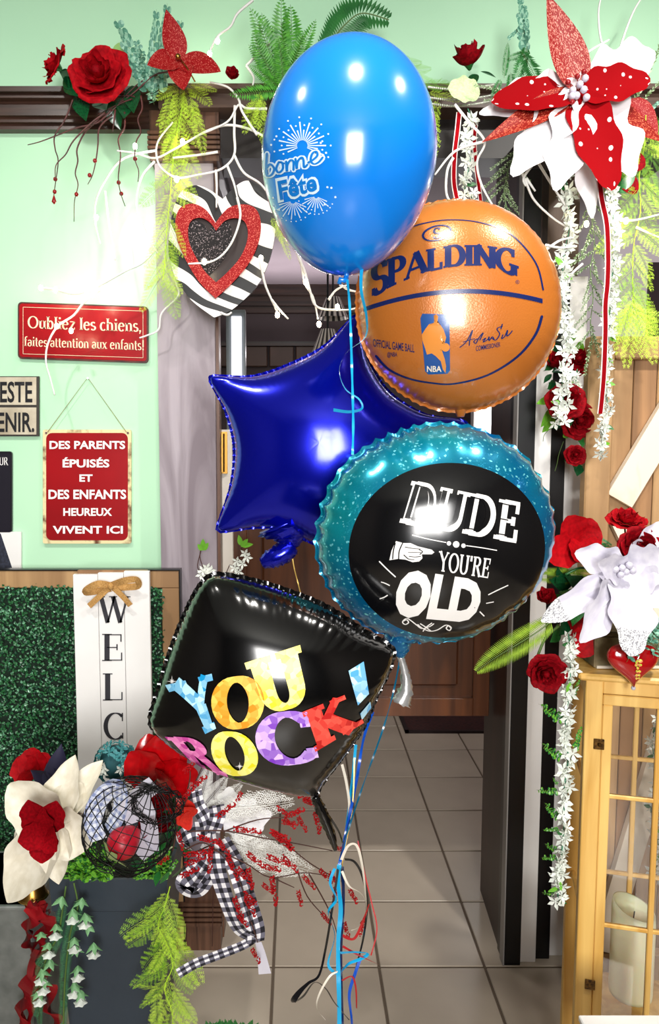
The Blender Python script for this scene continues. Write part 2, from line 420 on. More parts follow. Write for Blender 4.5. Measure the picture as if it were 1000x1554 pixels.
# ================================================================== THE SETTING
mint = mat('mint_paint', '#b4e4bf', '#bdeac6', scale=1.5, rough=.6)
darkwood = mat('dark_stained_wood', '#3a251d', '#1c100c', scale=7, stretch=(.25, 1, 6), rough=.4, bump=.1)
brownwood = mat('brown_stained_wood', '#6b4a38', '#3c2418', scale=6, stretch=(6, 1, .3), rough=.38, bump=.1)
greywood = mat('grey_washed_wood', '#aaa0a8', '#776b73', scale=3.2, stretch=(3.0, 1, .5), rough=.55, bump=.3, detail=8, lo=.40, hi=.62)
tile_m = mat('beige_ceramic_tile', '#b5a999', '#998d7e', scale=1.6, rough=.3, bump=.03, coord='Object')
grout = mat('dark_grout', '#5d5043', rough=.9)
mauve = mat('mauve_plaster', '#8d8288', '#81767c', scale=2, rough=.8)
backwall_m = mat('dim_brown_wall', '#43383a', '#4d4244', scale=2, rough=.8)
blackpaint = mat('black_paint', '#0b0b0e', rough=.3)
whitepaint = mat('white_paint', '#f4f3f1', '#eceae8', scale=4, rough=.35)
pine = mat('pine_boards', '#a67c54', '#7d5b3c', scale=3, stretch=(5, 1, .35), rough=.55, bump=.2, detail=5)
pine2 = mat('pine_boards_pale', '#c09a6c', '#94704a', scale=3, stretch=(5, 1, .35), rough=.55, bump=.2, detail=5)
honey = mat('honey_pine', '#eec472', '#cf9a45', scale=4, stretch=(6, 6, .4), rough=.4, bump=.05)
cherry = mat('cherry_wood', '#6a3d22', '#452616', scale=4, stretch=(4, 1, .4), rough=.3, bump=.05)
chrome = mat('chrome', '#d8d8da', rough=.15, metal=1)
brass = mat('brass', '#a67c3b', rough=.3, metal=1)
YW = 2.34     # front face of the mint wall
def st(name, mb, m, parent=None, **k):
    o = mb.build(name, m, parent, **k)
    if not parent: o['kind'] = 'structure'
    return o
# floor: one grout bed, tiles as parts
fl = st('floor', MB().box((-2.3, -3.3, -.04), (3.2, 5.4, -.004)), grout)
TS = .3315; x0 = W(414.8, 1467, 2.160).x; y0 = 2.160
tm = MB().box((.0042, .0042, -.006), (TS-.0042, TS-.0042, 0), bev=.002).mesh('floor_tile', tile_m, False)
for i in range(-3, 4):
    for j in range(-1, 9):
        o = bpy.data.objects.new('floor_tile', tm); COL.objects.link(o); o.parent = fl; o.location = (x0+i*TS, y0+j*TS, 0)
rest = MB()
rest.box((-2.3, -3.3, -.005), (x0-3*TS, 5.4, -.0005)); rest.box((x0+4*TS, -3.3, -.005), (3.2, 5.4, -.0005))
rest.box((x0-3*TS, -3.3, -.005), (x0+4*TS, y0-TS, -.0005))
rest.build('outer_tiling', mat('beige_tiling', '#b5a999', '#998d7e', scale=1.6, rough=.3), fl)
# front room shell
XL = W(328, 800, 2.26).x     # left side of the doorway
st('wall_left', MB().box((-2.2, YW, 0), (XL-.07, YW+.1, 2.64)), mint)
st('wall_above', MB().box((-2.2, YW, 2.64), (2.4, YW+.1, 3.12)), mint)
side = mat('warm_side_wall', '#4b423a', rough=.7)
st('wall_west', MB().box((-2.3, -3.3, 0), (-2.2, YW+.1, 3.2)), side)
st('wall_east', MB().box((2.4, -3.3, 0), (2.5, YW+.1, 3.2)), side)
bw = MB(); bw.box((-2.2, -3.3, 0), (-.5, -3.2, 3.12)); bw.box((1.2, -3.3, 0), (2.4, -3.2, 3.12)); bw.box((-.5, -3.3, 0), (1.2, -3.2, .95)); bw.box((-.5, -3.3, 2.9), (1.2, -3.2, 3.12))
st('wall_rear', bw, side)
st('ceiling', MB().box((-2.2, -3.2, 3.12), (2.4, YW, 3.2)), mat('ceiling_paint', '#8d8d88', rough=.8))
wf = MB()
for a, b in (((-.5, -3.24, .95), (-.45, -3.2, 2.9)), ((1.15, -3.24, .95), (1.2, -3.2, 2.9)), ((-.5, -3.24, .95), (1.2, -3.2, 1.0)), ((-.5, -3.24, 2.85), (1.2, -3.2, 2.9))): wf.box(a, b)
w1 = st('window_1', wf, whitepaint)
# back room
st('wall_back', MB().box((-2.3, 5.25, 0), (3.2, 5.35, 2.8)), backwall_m)
st('wall_back_left', MB().box((-2.3, YW+.1, 0), (-2.2, 5.25, 2.8)), backwall_m)
st('wall_back_right', MB().box((3.0, YW+.1, 0), (3.1, 5.25, 2.8)), backwall_m)
st('ceiling_back', MB().box((-2.3, YW+.1, 2.73), (3.1, 5.35, 2.8)), mauve)
cor = MB()
for k, (z0, z1, d) in enumerate(((2.66, 2.73, .16), (2.60, 2.66, .10), (2.56, 2.60, .05))): cor.box((-2.2, 5.25-d, z0), (3.0, 5.25, z1))
st('trim_1', cor, darkwood)
pan = W(350, 525, 5.2).z; pz = W(350, 556, 5.2).z
rail = st('trim_2', MB().box((-2.2, 5.19, pan), (3.0, 5.25, pan+.03)), darkwood)
pm = MB().box((0, 5.21, pz), (.17, 5.25, pan), bev=.006).mesh('panel', mat('dim_panel_wood', '#4a342a', '#5f4538', scale=3, rough=.5), False)
for i in range(14):
    o = bpy.data.objects.new('panel', pm); COL.objects.link(o); o.parent = rail; o.location = (-1.3+i*.185, 0, 0)
# glazed shutter at the left of the back room and bright window at the right
gw = MB(); gp = W(345, 700, 3.4).x
def lit(name, strength, c='#f4f6ff'): return mat(name, c, rough=.5, emit=strength)
w2 = st('window_2', MB().box(W(346, 860, 3.6), W(372, 470, 3.6)+Vector((0, .06, 0))), mat('grey_window_frame', '#8e9296', rough=.4))
MB().box(W(352, 600, 3.59), W(366, 480, 3.59)+Vector((0, .01, 0))).build('pane', lit('daylit_pane', 1.4), w2)
sl_ = MB().box((-.02, 0, 0), (.03, .06, .012)).mesh('slat', mat('grey_slat', '#5a575a', rough=.5), False)
a0 = W(372, 440, 3.7)
w3 = st('window_3', MB().box(W(718, 668, 4.9), W(776, 596, 4.9)+Vector((0, .08, 0))), whitepaint)
MB().box(W(724, 664, 4.89), W(771, 600, 4.89)+Vector((0, .01, 0))).build('pane', lit('bright_pane', 6, '#ffffff'), w3)
# beam over the doorway (crown moulding) and header
zc0, zc1 = W(200, 183, 2.25).z, W(200, 133, 2.25).z; hh = zc1-zc0
XC = W(243, 150, 2.25).x; XR = W(1040, 150, 2.25).x
cr = MB()
for k, (a, b, d) in enumerate(((.0, .16, .03), (.16, .30, .045), (.30, .72, .06), (.72, .84, .085), (.84, 1.0, .10))):
    cr.box((-2.2, YW-d, zc0+a*hh), (XC, YW, zc0+b*hh))
st('trim_3', cr, mat('crown_wood', '#4a3026', '#22130d', scale=6, stretch=(.3, 1, 7), rough=.35, bump=.15))
hd = MB(); hd.box((XC, 2.22, W(300, 163, 2.22).z), (XR, YW+.1, W(300, 131, 2.22).z)); hd.box((XC, 2.19, W(300, 137, 2.2).z), (XR, YW, W(300, 129, 2.2).z))
st('trim_4', hd, mat('header_wood', '#5b453b', '#47352c', scale=5, stretch=(.4, 1, 5), rough=.4, bump=.1))
st('trim_5', MB().box((XL-.02, 2.30, W(300, 240, 2.3).z), (XR, 2.46, W(300, 163, 2.3).z)), mat('header_dark', '#1a100d', rough=.45))
# left pilaster: capital, grey shaft, plinth
xa = W(242, 700, 2.27).x; xb = XL
zt = W(300, 172, 2.27).z; zm = W(300, 248, 2.27).z; zb = W(300, 1340, 2.25).z
pil = st('trim_6', MB().box((xa, 2.27, zb), (xb, YW+.06, zm)), greywood)
cap = MB(); cap.box((xa-.01, 2.25, zm), (xb+.02, YW+.06, zt))
for k in range(5): cap.box((xa-.014, 2.235, W(300, 236-k*7.5, 2.25).z), (xb+.024, 2.26, W(300, 231.5-k*7.5, 2.25).z))
cap.build('capital', brownwood, pil)
pl = MB(); pl.box((xa-.01, 2.235, 0), (xb+.005, YW+.06, zb))
for k in range(5): pl.box((xa-.016, 2.222, W(300, 1366+k*7.5, 2.24).z), (xb+.011, 2.24, W(300, 1370.5+k*7.5, 2.24).z))
pl.build('plinth', brownwood, pil)
MB().box((xb, 2.30, 0), (xb+.009, YW+.02, zt)).build('jamb', mat('jamb_wood', '#6e4a36', '#4b2f22', scale=4, stretch=(5, 1, .3), rough=.4), pil)
# right jamb and columns
XJ = W(767, 1463, 2.17).x
jm = MB(); jz = W(800, 240, 2.4).z
jm.prism([(XJ-.004, 2.20, 0), (XJ+.06, 2.20, 0), (XJ+.06, 2.20, jz), (XJ-.004, 2.20, jz)], .36, 0)
for q in (4, 7): jm.v[q].x += .022
st('trim_7', jm, mat('jamb_dark', '#2f1813', '#1f0f0b', scale=3, stretch=(4, 4, .4), rough=.4))
xc0 = W(788, 500, 2.3).x; xc1 = W(822, 500, 2.3).x; xc2 = W(872, 500, 2.3).x
st('trim_9', MB().box((xc0, 2.27, 0), (xc1, 2.42, W(800, 262, 2.27).z)), mat('column_dark', '#22140f', rough=.4))
st('trim_10', MB().box((xc1, 2.29, 0), (xc2, 2.42, W(800, 240, 2.29).z)), mat('column_brown', '#6d5645', '#4f3b2e', scale=3, stretch=(5, 1, .4), rough=.5))
c9 = MB(); c9.box((xc0-.02, 2.25, W(800, 262, 2.27).z), (xc1+.01, 2.42, W(800, 240, 2.27).z)); c9.build('cap_moulding', MATS['column_dark'], bpy.data.objects['trim_9'])
# pale partition seen at the far right, with a dark window
px_ = W(934, 300, 2.9).x
pr = st('wall_right', MB().box((px_-.35, 2.9, 0), (2.4, 2.98, 2.73)), mat('pale_mauve_wall', '#b9aeb4', '#b0a5ab', scale=2, rough=.8))
MB().box(W(980, 530, 2.89), W(1040, 398, 2.89)+Vector((0, .02, 0))).build('dark_opening', mat('dark_opening', '#2c2024', rough=.3), pr)
# wooden half door
DX0 = W(350, 900, 2.42).x; DX1 = XJ-.003
dz0 = W(600, 1087, 2.42).z; dz1 = W(600, 668, 2.42).z; dy = 2.42
dr = MB(); sw = .055
dr.box((DX0, dy, dz0), (DX0+sw, dy+.035, dz1), bev=.002); dr.box((DX1-sw, dy, dz0), (DX1, dy+.035, dz1), bev=.002)
dr.box((DX0+sw, dy, dz0), (DX1-sw, dy+.035, dz0+.062), bev=.002); dr.box((DX0+sw, dy, dz1-.06), (DX1-sw, dy+.035, dz1), bev=.002)
door = st('door_1', dr, cherry)
pnl = MB(); xa_, xb_ = DX0+sw, DX1-sw; za_, zb_ = dz0+.062, dz1-.06
pnl.box((xa_, dy+.018, za_), (xb_, dy+.026, zb_)); pnl.build('panel', mat('cherry_panel', '#5c341d', '#3c2113', scale=4, stretch=(4, 1, .4), rough=.3), door)
raised = MB(); raised.box((xa_+.05, dy+.006, za_+.04), (xb_-.05, dy+.02, zb_-.04), bev=.008); raised.build('raised_field', MATS['cherry_panel'], door)
h1 = MB(); a = W(759, 1028, dy); b = W(759, 1086, dy)
h1.tube([a+Vector((0, -.02, 0)), b+Vector((0, -.02, 0))], .0045, 8); h1.box(a+Vector((.008, -.005, 0)), b+Vector((.016, .0, 0)))
h1.build('handle', chrome, door, label='slim chrome pull handle')
a = W(337, 658, dy-.06); b = W(337, 716, dy-.06)
edge = MB(); edge.box(W(331, 905, 2.385), W(352, 652, 2.385)+Vector((0, .034, 0))); edge.build('door_edge', mat('cream_edge', '#e9e2d6', rough=.4), door)
h2 = MB(); h2.tube([a, b], .008, 10); h2.box(a+Vector((-.012, .012, .006)), b+Vector((.016, .03, -.006))); h2.build('hinge', brass, door)
# dark red mat beyond the door
t = thing('door_mat', 'dark red mat lying on the tiles behind the wooden half door', 'mat', W(690, 1110, 4.2)*1)
t.location = (1.0, 4.4, 0)
MB().box((.63, 4.05, 0), (1.35, 5.0, .012), bev=.004).build('mat_pile', mat('mat_red', '#3a1513', '#260c0b', scale=60, rough=.95, bump=.5), t)
mb_ = MB()
for a, b in (((.62, 4.04, 0), (1.36, 4.06, .014)), ((.62, 4.04, 0), (.64, 5.01, .014))): mb_.box(a, b)
mb_.build('border', mat('mat_border', '#1d0b0a', rough=.8), t)
# pendant lamps in the back room
for k, (px, py, Y, lb) in enumerate(((505, 470, 4.3, 'upper striped pendant lamp shade seen above the blue star balloon'), (497, 520, 4.0, 'lower striped pendant lamp shade, nearer the tip of the blue star balloon'))):
    c = W(px, py, Y); t = thing('pendant_lamp', lb, 'lamp', c, 'striped pendant lamps in the back room')
    w = 46*S(Y); s = MB()
    for i in range(16):
        a0_, a1_ = 2*PI*i/16, 2*PI*(i+1)/16
        for q in range(2):
            b0 = a0_+(a1_-a0_)*q/2; b1 = a0_+(a1_-a0_)*(q+1)/2; o = len(s.v)
            for (aa, r, z) in ((b0, w*.5, -.05), (b1, w*.5, -.05), (b1, w*.22, .07), (b0, w*.22, .07)): s.v.append(c+Vector((r*math.cos(aa), r*math.sin(aa), z)))
            s.face((o, o+1, o+2, o+3), q)
    s.build('shade', [mat('shade_white', '#b9b2a8', rough=.6), mat('shade_black', '#191413', rough=.6)], t)
    MB().tube([c+Vector((0, 0, .06)), Vector((c.x, c.y, 2.73))], .006, 6).build('rod', blackpaint, t)
    MB().lathe([(0.001, 0), (.05, 0), (.06, -.03), (.001, -.03)], 16, (c.x, c.y, 2.73)).build('ceiling_rose', blackpaint, t)
# spot rail in the back room
t = thing('track_light', 'black ceiling track with small square spotlights, beside the zebra heart', 'light', Vector((-.30, 4, 2.69)))
MB().box((-.315, 2.75, 2.675), (-.285, 5.05, 2.73), bev=.003).build('track', mat('black_metal', '#121214', rough=.35, metal=.5), t)
for (px, py, Y) in ((372, 452, 3.7), (377, 472, 3.9), (384, 492, 4.1)):
    c = Vector((-.30, Y, 2.64)); f = MB().box(c-Vector((.03, .03, .022)), c+Vector((.03, .03, .022)), bev=.004).build('spot_housing', MATS['black_metal'], t)
    MB().box(c+Vector((-.018, -.034, -.012)), c+Vector((.018, -.03, .012))).build('spot_lens', lit('spot_lens', 2.0) if py == 472 else mat('lens_grey', '#6a6868', rough=.3), f, org=t.location)
# ------------------------------------------------------------------ striped screen (black and white boards)
t = thing('striped_screen', 'tall black and white vertically striped board panel at the right of the doorway', 'panel', W(812, 1457, 2.2))
XS = [W(x, 1100, 2.19).x for x in (770.5, 796, 822, 846, 874)]
YS = [2.165, 2.18, 2.195, 2.21]; ztop = [W(800, 262, 2.2).z, W(823, 418, 2.2).z, W(850, 420, 2.2).z, W(872, 418, 2.2).z]
for i in range(4):
    MB().box((XS[i]+.0005, YS[i], 0), (XS[i+1]-.0005, 2.245, ztop[i]), bev=.0015).build('board', [blackpaint, whitepaint][i % 2], t, label=['black board', 'white board'][i % 2])
MB().box((XS[0]-.004, 2.163, 0), (XS[0], 2.2, ztop[0])).build('edge_strip', mat('worn_edge', '#8d8a88', rough=.4), t)
# ------------------------------------------------------------------ barn door leaning at the right
YD = 2.05
t = thing('barn_door', 'rustic pine plank door with a diagonal brace standing behind the right flowers', 'door', W(980, 900, YD))
t.location.z = 0
bx0 = W(889, 700, YD).x; bx1 = bx0+.41; bz = W(925, 510, YD).z
MB().box((bx0, YD, 0.0), (bx0+.072, YD+.04, bz), bev=.004).build('stile', pine2, t)
MB().box((bx1-.072, YD, 0.0), (bx1, YD+.04, bz), bev=.004).build('stile', pine2, t)
for nm, z1, z0 in (('top_rail', bz, bz-.062), ('bottom_rail', .12, .0)):
    MB().box((bx0+.074, YD+.001, z0), (bx1-.074, YD+.041, z1), bev=.004).build(nm, pine2, t)
n = 4
for i in range(n):
    w = (bx1-bx0-.144)/n; MB().box((bx0+.072+i*w+.001, YD+.03, .01), (bx0+.072+(i+1)*w-.001, YD+.05, bz-.03), bev=.002).build('plank', pine if i % 2 else pine2, t)
brace_m = mat('lit_pale_brace', '#e9dcc8', '#c4a57e', scale=3, stretch=(3, 1, 1), rough=.6, bump=.1, lo=.55, hi=.8)  # brace pine made whiter: the light on it is put into the colour
zm_ = W(950, 765, YD).z
MB().bar((bx0+.10, YD+.012, zm_+.01), (bx1-.095, YD+.012, bz-.07), .08, .022).build('brace', brace_m, t)
MB().bar((bx0+.105, YD+.012, zm_-.03), (bx1-.10, YD+.012, zm_-.42), .07, .022).build('brace', brace_m, t)
MB().bar((bx0+.10, YD+.012, .13), (bx1-.10, YD+.012, zm_-.48), .07, .022).build('brace', brace_m, t)
# ------------------------------------------------------------------ pine lantern cabinet
def rotz(p, c, a):
    d = Vector(p)-c; return c+Vector((d.x*math.cos(a)-d.y*math.sin(a), d.x*math.sin(a)+d.y*math.cos(a), d.z))
cc = W(880, 1300, 1.58); cc.z = 0; ANG = math.radians(-14)
t = thing('lantern_cabinet', 'tall honey pine lantern cabinet with glass panes and glazing bars, bottom right', 'cabinet', cc)
t.rotation_euler = (0, 0, ANG)
zt = W(890, 1030, 1.58).z; CWd = .36; CD = .25; P = .036
def cb(name, a, b, m=honey, bev=.002, par=None, **k):
    o = MB().box(a, b, bev=bev).build(name, m, None, org=Vector((0, 0, 0)), **k); o.parent = par or t; return o
for (x, y) in ((0, 0), (CWd-P, 0), (0, CD-P), (CWd-P, CD-P)): cb('post', (x, y, 0), (x+P, y+P, zt))
cb('top_board', (-.018, -.018, zt), (CWd+.018, CD+.018, zt+.016), bev=.005)
cb('floor_board', (P, 0.004, .24), (CWd-P, CD-.004, .262))
ZB = W(958, 1406, 1.57).z; ZA = W(958, 1210, 1.57).z
dr1 = cb('door_frame', (P+.001, .003, zt-.058), (CWd-P-.001, .021, zt-.034))
cb('top_rail', (P, .002, zt-.032), (CWd-P, .028, zt))
for (x0_, x1_) in ((P+.001, P+.022), (CWd-P-.022, CWd-P-.001)): cb('door_stile', (x0_, .003, .262), (x1_, .021, zt-.058))
cb('bottom_rail', (P+.022, .003, .262), (CWd-P-.022, .021, .29))
xm = [.068+.058+.028+.0, .068+.058+.028+.105]
for y in (.006, CD-.018):
    for x in xm: cb('glazing_bar', (x-.006, y, .262), (x+.006, y+.012, zt-.058))
    for z in (ZA, ZB): cb('glazing_bar', (P+.02, y+.001, z-.005), (CWd-P-.02, y+.011, z+.005))
for z in (ZA, ZB): cb('glazing_bar', (.010, P, z-.005), (.020, CD-P, z+.005))
for x in (.014, CWd-.014):
    cb('side_rail', (x-.01, P, zt-.05), (x+.01, CD-P, zt)); 
cb('back_rail', (P, CD-.024, zt-.05), (CWd-P, CD-.004, zt))
gm = glass('clear_glass'); xs_ = [P+.02, xm[0]-.006, xm[0]+.006, xm[1]-.006, xm[1]+.006, CWd-P-.02]; zs_ = [.29, ZB-.005, ZB+.005, ZA-.005, ZA+.005, zt-.058]
for i in (0, 2, 4):
    for k in (0, 2, 4):
        o = MB().box((xs_[i], .010, zs_[k]), (xs_[i+1], .013, zs_[k+1])).build('pane', gm, None, org=Vector((0, 0, 0))); o.parent = t
hz = W(898, 1127, 1.58).z
hg = cb('hinge', (P-.016, -.003, hz-.012), (P+.006, .0, hz+.012), mat('antique_brass', '#6b4a1e', '#2c1a08', scale=200, rough=.4, metal=.8), .001)
hg2 = MB().ball((P-.004, -.005, hz), .0045).build('hinge_knuckle', MATS['antique_brass'], None, org=Vector((0, 0, 0))); hg2.parent = hg
hz = W(882, 1490, 1.58).z
cb('hinge', (P-.016, -.003, hz-.012), (P+.006, 0, hz+.012), MATS['antique_brass'], .001)
# candle in the cabinet
c = W(962, 1376, 1.72); c.z = .262
t = thing('pillar_candle', 'tall cream pillar candle standing inside the pine lantern cabinet', 'candle', c)
ch = W(962, 1376, 1.72).z-.262; wax = mat('ivory_wax', '#efe9c4', rough=.45); wax.node_tree.nodes['Principled BSDF'].inputs['Subsurface Weight'].default_value = .3
pf = [(.001, 0), (.05, 0), (.051, .01), (.051, ch-.02), (.049, ch), (.045, ch-.001), (.043, ch-.02), (.040, ch-.03), (.001, ch-.032)]
def prof_fn(u, v):
    i = int(round(v*8)); r, z = pf[i]; a = 2*PI*u
    if z > ch-.025: z += .014*math.cos(a-2.6)
    return c+Vector((r*math.cos(a), r*math.sin(a), z))
MB().grid(prof_fn, 40, 8, 0, True).build('wax_body', wax, t, smooth=True)
MB().tube([c+Vector((0, 0, ch-.032)), c+Vector((.002, 0, ch-.012))], .0015, 6).build('wick', blackpaint, t)
# white box in the bottom right corner
t = thing('white_box', 'corner of a glossy white box in front of the pine cabinet', 'box', W(960, 1560, 1.25)); cz = W(960, 1541, 1.33).z
xq = W(907, 1545, 1.25).x
MB().box((xq, 1.25, cz-.16), (xq+.2, 1.33, cz-.012), bev=.003).build('carton', whitepaint, t)
MB().box((xq-.002, 1.248, cz-.012), (xq+.202, 1.332, cz), bev=.002).build('lid', whitepaint, t)
t2 = thing('side_stool', 'small stool carrying the white box, below the frame', 'stool', Vector((xq+.1, 1.29, 0)))
MB().box((xq-.02, 1.22, cz-.185), (xq+.24, 1.40, cz-.16), bev=.003).build('seat', darkwood, t2)
for (x, y) in ((xq, 1.24), (xq+.22, 1.24), (xq, 1.38), (xq+.22, 1.38)): MB().box((x-.012, y-.012, 0), (x+.012, y+.012, cz-.185)).build('leg', darkwood, t2)
# ------------------------------------------------------------------ signs on the mint wall
YF = YW-.012
def plate(name, pts, m, t, th=.008, bm=None):
    return MB().prism([W(x, y, YF) for x, y in pts], th, 0).build(name, m, t)
def rr(x0, y0, x1, y1, r, sk=0):
    P = []
    for cx_, cy_, a in ((x1-r, y0+r, -90), (x1-r, y1-r, 0), (x0+r, y1-r, 90), (x0+r, y0+r, 180)):
        for i in range(6): q = math.radians(a+18*i); P.append((cx_+r*math.cos(q), cy_+r*math.sin(q)))
    return [(x, y+sk*(x-x0)/(x1-x0)) for x, y in P][::-1]
redp = mat('red_enamel', '#a30c16', '#8f0a13', scale=4, rough=.28)
rust = mat('rusty_cream_rim', '#e8d9a6', '#6a3a1c', scale=26, rough=.6, lo=.5, hi=.68)
rimdk = mat('worn_dark_rim', '#5a2018', '#2c0d0b', scale=30, rough=.5)
creamtx = mat('cream_print', '#f0e3c0', rough=.4); whitetx = mat('white_print', '#f8f6f4', rough=.35); blacktx = mat('black_print', '#17171c', rough=.4)
t = thing('tin_sign', 'red tin sign with cream serif words about dogs and children, on mint wall', 'sign', W(126, 505, YF))
plate('sign_plate', rr(27, 458, 225, 544, 6, 7), rimdk, t)
MB().prism([p-Vector((0, .001, 0)) for p in [W(x, y, YF) for x, y in rr(29.5, 460.5, 222.5, 541.5, 5, 6.8)]], .001, 0).build('red_field', redp, t)
ln = MB()
for (a, b) in (((35, 466), (217, 472)), ((217, 472), (217, 543)), ((217, 543), (35, 537)), ((35, 537), (35, 466))):
    ln.bar(flat(YF-.0012)(*a), flat(YF-.0012)(*b), .0012, .0004)
ln.build('pinstripe', creamtx, t)
letters('lettering', serif('Oubliez les chiens,', .15, .06, .10), quad((42, 479.5), (214, 484.5), (214, 503.5), (42, 498)), flat(YF-.001), creamtx, t)
letters('lettering', serif('faites attention aux enfants!', .14, .06, .09), quad((37, 510.5), (218, 516), (218, 531.5), (37, 525)), flat(YF-.001), creamtx, t)
t = thing('wooden_sign', 'cream two-plank sign with bold black capitals cut off by the left edge', 'sign', W(20, 615, YF))
crm = mat('weathered_cream', '#d6cdb8', '#a89c86', scale=9, rough=.6)
plate('backing', [(-60, 571), (-60, 662), (59, 662), (59, 571)], mat('sign_edge', '#35302c', rough=.6), t, .008)
for y0_, y1_ in ((572.5, 614.5), (618.5, 659.5)): MB().prism([W(x, y, YF) for x, y in [(-60, y0_), (-60, y1_), (55.5, y1_), (55.5, y0_)]], .004, 0).build('plank', crm, t).location.y -= .0035
letters('lettering', bfont('ESTE', .02), rect(0, 579, 49, 611), flat(YF-.0037), blacktx, t)
letters('lettering', bfont('ENIR.', .02), rect(-4, 626, 52, 656), flat(YF-.0037), blacktx, t)
t = thing('hanging_sign', 'portrait red metal sign with rusty rim hanging from a string', 'sign', W(132, 740, YF))
plate('sign_plate', rr(65, 652, 199, 825, 3), rust, t)
MB().prism([W(x, y, YF-.001) for x, y in rr(70, 657, 194, 820, 9)], .001, 0).build('red_field', redp, t)
for s, (x0_, y0_, x1_, y1_) in (('DES PARENTS', (75, 669, 190, 681.5)), ('\u00c9PUIS\u00c9S', (95, 694, 166, 709.5)), ('ET', (120.5, 720, 140.5, 731)), ('DES ENFANTS', (73.5, 743, 191.5, 757.5)), ('HEUREUX', (96, 771, 170, 783)), ('VIVENT ICI', (80, 798, 186.5, 810))):
    letters('lettering', bfont(s, .03), rect(x0_, y0_, x1_, y1_), flat(YF-.001), whitetx, t)
MB().tube([W(72, 656, YF-.004), W(133, 573, YF-.002), W(192, 656, YF-.004)], .0011, 6).build('string', mat('jute_string', '#8f8257', rough=.9), t)
MB().tube([W(133, 574, YF-.008), W(133, 574, YW)], .0022, 8).build('nail', chrome, t)
for x in (70, 194): MB().tube([W(x, 657, YF-.003), W(x, 657, YF+.001)], .0035, 10).build('grommet', rimdk, t)
t = thing('black_sign', 'black metal sign with white letters UR at the left edge of the photo', 'sign', W(0, 745, YF))
plate('sign_plate', rr(-50, 685, 18, 808, 4), mat('black_enamel', '#121018', '#1d1a24', scale=6, rough=.3), t)
MB().prism([W(x, y, YF-.0008) for x, y in rr(-50, 688, 15.5, 805, 4)], .0008, 0).build('field', mat('black_field', '#191622', rough=.35), t)
letters('lettering', serif('UR', .15, .06, .1), rect(-1, 694, 12.5, 706), flat(YF-.001), whitetx, t)
t = thing('white_canvas', 'small white canvas with a large black letter at the left edge', 'sign', W(10, 835, YF))
plate('canvas', [(-50, 807), (-50, 864), (32, 864), (32, 807)], whitepaint, t, .010)
MB().prism([W(x, y, YF-.001) for x, y in [(-22, 864), (19, 864), (1, 810), (-3, 808)]], .001, 0).build('lettering', mat('black_speckle', '#1b1e2b', '#2f3446', scale=120, rough=.5), t)
# ------------------------------------------------------------------ hedge panel in a pine frame
YH = 2.232
t = thing('hedge_panel', 'artificial boxwood hedge panel in a pine frame below the signs', 'hedge panel', W(120, 1100, YH)); t.location.z = 0
fx1 = W(272, 900, YH).x; fx0 = W(-60, 900, YH).x; fz1 = W(150, 866, YH).z; fz0 = .0
fw = 27*S(YH)
MB().box((fx0, YH, fz1-fw), (fx1, YH+.03, fz1), bev=.002).build('top_board', pine2, t)
MB().box((fx1-fw, YH, fz0), (fx1, YH+.03, fz1-fw-.001), bev=.002).build('side_board', pine2, t)
eb = MB(); eb.box((fx0, YH-.003, fz1), (fx1+.004, YH+.03, fz1+.004)); eb.box((fx1, YH-.003, fz0), (fx1+.004, YH+.03, fz1)); eb.build('black_edging', blackpaint, t)
bx1_ = W(247, 1000, YH).x; bz1 = W(100, 892, YH).z; bz0 = W(100, 1290, YH).z
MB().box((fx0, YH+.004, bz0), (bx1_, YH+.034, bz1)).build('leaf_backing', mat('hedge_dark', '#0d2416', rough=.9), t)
hl = MB()
for i in range(11000):
    x = rnd(fx0, bx1_+.004); z = rnd(bz0, bz1+.008); y = YH-rnd(-.004, .028)
    a = rnd(0, 2*PI); s = rnd(.0055, .0085); d = Vector((math.cos(a), rnd(-.9, .3), math.sin(a))).normalized(); e = d.cross(Vector((rnd(-.4, .4), 1, rnd(-.4, .4)))).normalized()
    p = Vector((x, y, z)); o = len(hl.v); k = d.cross(e)*s*.25
    hl.v += [p-d*s*.1, p+e*s*.55+d*s*.6+k, p+d*s*1.35, p-e*s*.55+d*s*.6+k]; hl.face((o, o+1, o+2, o+3), 0 if random.random() < .6 else (1 if random.random() < .6 else 2))
hl.build('boxwood_leaves', [mat('box_green', '#2f6b3f', rough=.35), mat('box_green_dark', '#1c4a33', rough=.35), mat('box_green_pale', '#6fa784', rough=.3)], t, kind='stuff')
# ------------------------------------------------------------------ WELCOME board
YB = 2.12
t = thing('welcome_board', 'tall white plank board with vertical capitals and a burlap bow', 'sign', W(172, 1100, YB)); t.location.z = 0
xs = [W(x, 1000, YB).x for x in (113.5, 151, 190, 229)]; zt_ = [W(x, y, YB).z for x, y in ((130, 872), (170, 869.5), (210, 867))]
for i in range(3): MB().box((xs[i]+.0007, YB, .02), (xs[i+1]-.0007, YB+.016, zt_[i]), bev=.0012).build('plank', whitepaint, t)
MB().box((xs[0]+.01, YB+.016, .3), (xs[3]-.01, YB+.03, .36)).build('batten', pine, t)
MB().box((xs[0]+.01, YB+.016, 1.2), (xs[3]-.01, YB+.03, 1.26)).build('batten', pine, t)
dark = mat('charcoal_print', '#2b2a31', rough=.5)
for chh, (x0_, y0_, x1_, y1_) in (('W', (147, 905, 198, 945)), ('E', (155, 962, 185.5, 1003)), ('L', (156, 1022, 186, 1063)), ('C', (157, 1081, 187, 1123)), ('O', (155, 1142, 188, 1183)), ('M', (150, 1202, 195, 1243)), ('E', (156, 1262, 186, 1303))):
    letters('lettering', serif(chh, .16 if chh != 'W' else .17, .035, .14), rect(x0_, y0_, x1_, y1_), flat(YB-.0008), dark, t)
